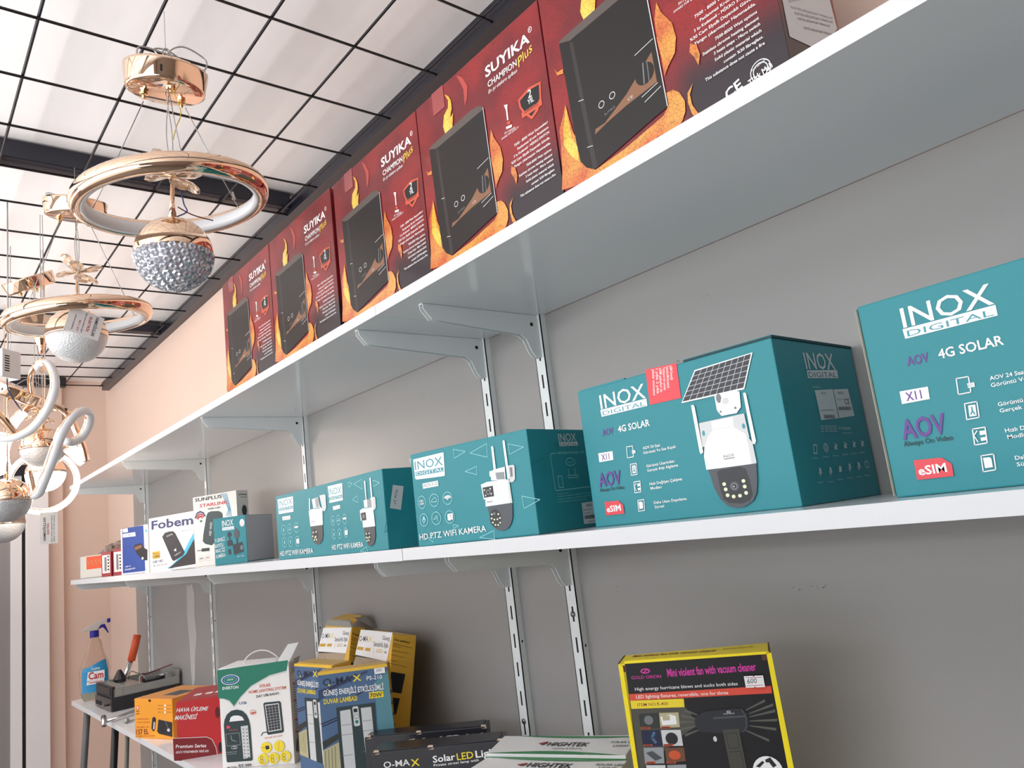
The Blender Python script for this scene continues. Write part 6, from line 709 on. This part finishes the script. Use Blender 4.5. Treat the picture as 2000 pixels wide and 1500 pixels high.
# hanging globes further back
for k, pt, Rs, lb in ((1,PT['L4'],.057,'gold and grey crackled globe lamp beside the lit ring'),(2,PT['L5'],.060,'smaller grey globe lamp hanging lowest, above the door casing')):
    c = Z(pt); root = empty('globe_lamp', lb, 'lamp', Matrix.Translation(c), 'globe lamps at the left edge')
    g = MB(); g.lathe([(Rs*1.01,-.002)]+arc_prof(Rs*1.01, 0, math.pi/2, 10), M_gold, 32); g.build('globe_cap', root, smooth=True)
    g = MB(); g.lathe(arc_prof(Rs*.985, -math.pi/2, -.03, 12), M_crackd, 32); g.build('crystal_shade', root, smooth=True)
    g = MB(); g.tube([(0,0,Rs),(0,0,Rs+.06),(0,0,.93-c.z)], .002, M_gold, 8, rs=[.004,.002,.0009]); g.build('stem', root, smooth=True)
# lit globe and lit ring
c = Z(PT['lit']); root = empty('lit_globe_lamp', 'lit globe lamp glowing white inside the lit ring', 'lamp', Matrix.Translation(c))
g = MB(); Rs = .056; g.lathe(arc_prof(Rs*1.01, 0, math.pi/2, 10), M_gold, 32); g.build('globe_cap', root, smooth=True)
g = MB(); g.lathe(arc_prof(Rs, -math.pi/2, -.02, 12), M_lit, 32); g.build('glowing_shade', root, smooth=True)
g = MB(); g.tube([(0,0,Rs),(0,0,Rs+.08),(0,0,.93-c.z)], .002, M_gold, 8); g.build('stem', root, smooth=True)
def strip_lamp(name, label, paths, anchor, hang=True, canopy=None):
    A = Z(anchor); root = empty(name, label, 'lamp', Matrix.Translation(A))
    for nm, pts, rad, mt in paths:
        sp = [p-A for p in (spline([Z(q) for q in pts], 8) if len(pts) > 2 else [Z(q) for q in pts])]
        g = MB(); g.tube(sp, rad, mt, 12); g.build(nm, root, smooth=True)
        if nm in ('light_strip','lit_strip'):
            off = Z((-.0035,.0045,.002)); g = MB(); g.tube([p+off for p in sp], rad*.98, M_gold, 10); g.build('strip_frame', root, smooth=True)
    if canopy:
        K = Z(canopy)-A; g = MB(); g.lathe([(.006,0),(.009,.02),(.016,.045),(.03,.07),(.048,.085),(.05,.088),(.0001,.088)], M_gold, 20, K)
        o = g.build('canopy', root, smooth=False)
    if hang:
        for dx in (0,.01): 
            g = MB(); g.tube([Z((dx,0,0)), Z((dx*.5,0,.93-A.z))], .0009, M_cable, 5); g.build('suspension_cable', root)
    return root
strip_lamp('twisted_strip_lamp', 'gold lamp of twisted white light strips under a fluted cone', [('light_strip', PT['spiralB'], .0095, M_strip), ('gold_arm', PT['spiralA'], .0075, M_gold), ('light_strip', PT['spiralC'], .0105, M_strip), ('gold_arm', PT['spiralD'], .009, M_gold), ('gold_arm', PT['spiralE'], .008, M_gold)], PT['cone'], canopy=PT['cone'])
strip_lamp('lit_strip_lamp', 'lit lamp with glowing tubes and gold arms behind twisted strips', [('lit_strip', PT['litA'], .015, M_lit), ('lit_strip', PT['litB'], .012, M_lit), ('lit_strip', PT['litC'], .019, M_lit), ('gold_arm', PT['goldB'], .009, M_gold), ('gold_arm', PT['armL'], .010, M_gold)], PT['goldB'][2])
c = Z(PT['ringlit']); root = empty('lit_ring_lamp', 'lit upright ring lamp with a paper tag hanging below', 'lamp', Matrix.Translation(c))
dirv = Z((.362,2.6,.28)).normalized(); ux = dirv.cross(Z((0,0,1))).normalized(); uy = ux.cross(dirv)
for nm, R, rad, mt, off in (('lit_strip', .088, .0065, M_lit, 0), ('ring_frame', .0825, .005, M_gold, .005)):
    g = MB(); g.tube([ux*R*math.cos(2*math.pi*k/48)+uy*R*math.sin(2*math.pi*k/48)+dirv*off for k in range(48)], rad, mt, 10, closed=True); g.build(nm, root, smooth=True)
pl_ = bpy.data.lights.new('lamp_glow', 'POINT'); pl_.energy = 2.2; pl_.color = (1,.86,.72); pl_.shadow_soft_size = .07; lo = bpy.data.objects.new('lamp_glow', pl_); COL.objects.link(lo); lo.parent = root; lo.location = (0,.12,-.02)
g = MB(); g.tube([uy*.088, Z((0,0,.93-c.z))], .0009, M_cable, 5); g.build('suspension_cable', root)
g = MB(); g.box((-.022,-.0004,-.045),(.022,.0004,.045), M_white); tg = g.build('paper_tag', root); tg.location = Z(PT['tag3'])+Z((.005,.03,0))-c
g = MB()
for (t,x,z0,z1,h,cc,b) in (('HAMBOĞULLARI',-.008,-.035,.03,.006,'ink',.6),('ELEKTRİK',-.0,-.018,.014,.005,'redink',.6),('Her türlü elektrik işleri',.008,-.04,.035,.003,'ink',.3),('0555 111 22 33 tesisat',.014,-.04,.035,.003,'ink',.3)):
    vs, fs = lettering(t, b); g.add([(x-h*y_, -.0008, z0+(z1-z0)*xx) for xx, y_ in vs], fs, ink(cc))
g.build('tag_print', tg)
# driver box hanging at the left edge and tilted canopies
c = Z(PT['driver']); root = empty('lamp_driver', 'white plastic lamp driver box hanging by its cables', 'driver', Matrix.Translation(c) @ Matrix.Rotation(.75,4,'Z'))
g = MB(); g.box((-.035,-.018,-.034),(.022,.018,.034), mat('driver_plastic', (226,226,228), .35)); g.build('housing', root, bevel=.003)
g = MB()
for k in range(7): g.box((-.028,-.0186,-.02+k*.006),(-.014,-.018,-.0175+k*.006), M_slot)
g.build('vents', root)
g = MB(); g.tube(spline([(0,0,.034),(.002,0,.08),(0,0,.93-c.z)]), .0016, M_cable, 6); g.tube(spline([(0,0,-.034),(.004,0,-.06),(.03,0,-.09),(.07,.02,-.1)]), .0018, mat('grey_blue_cable', (70,72,100), .4), 6); g.build('cable', root, smooth=True)
c = Z(PT['canU']); root = empty('hanging_canopy', 'tilted gold lamp canopy with tangled cables on top', 'canopy', Matrix.Translation(c))
canopy_part(root, (0,0,0), .07, .032, (.3,.45))
g = MB(); g.tube(spline([(0,0,.02),(.04,0,.05),(.08,0,.03),(.10,0,.05),(.04,.02,.06),(-.04,.02,.055)]), .0015, M_cable, 6); g.tube([(0,0,.03),(0,0,.93-c.z)], .001, M_cable, 5); g.build('cable', root, smooth=True)
bpy.context.view_layer.update()
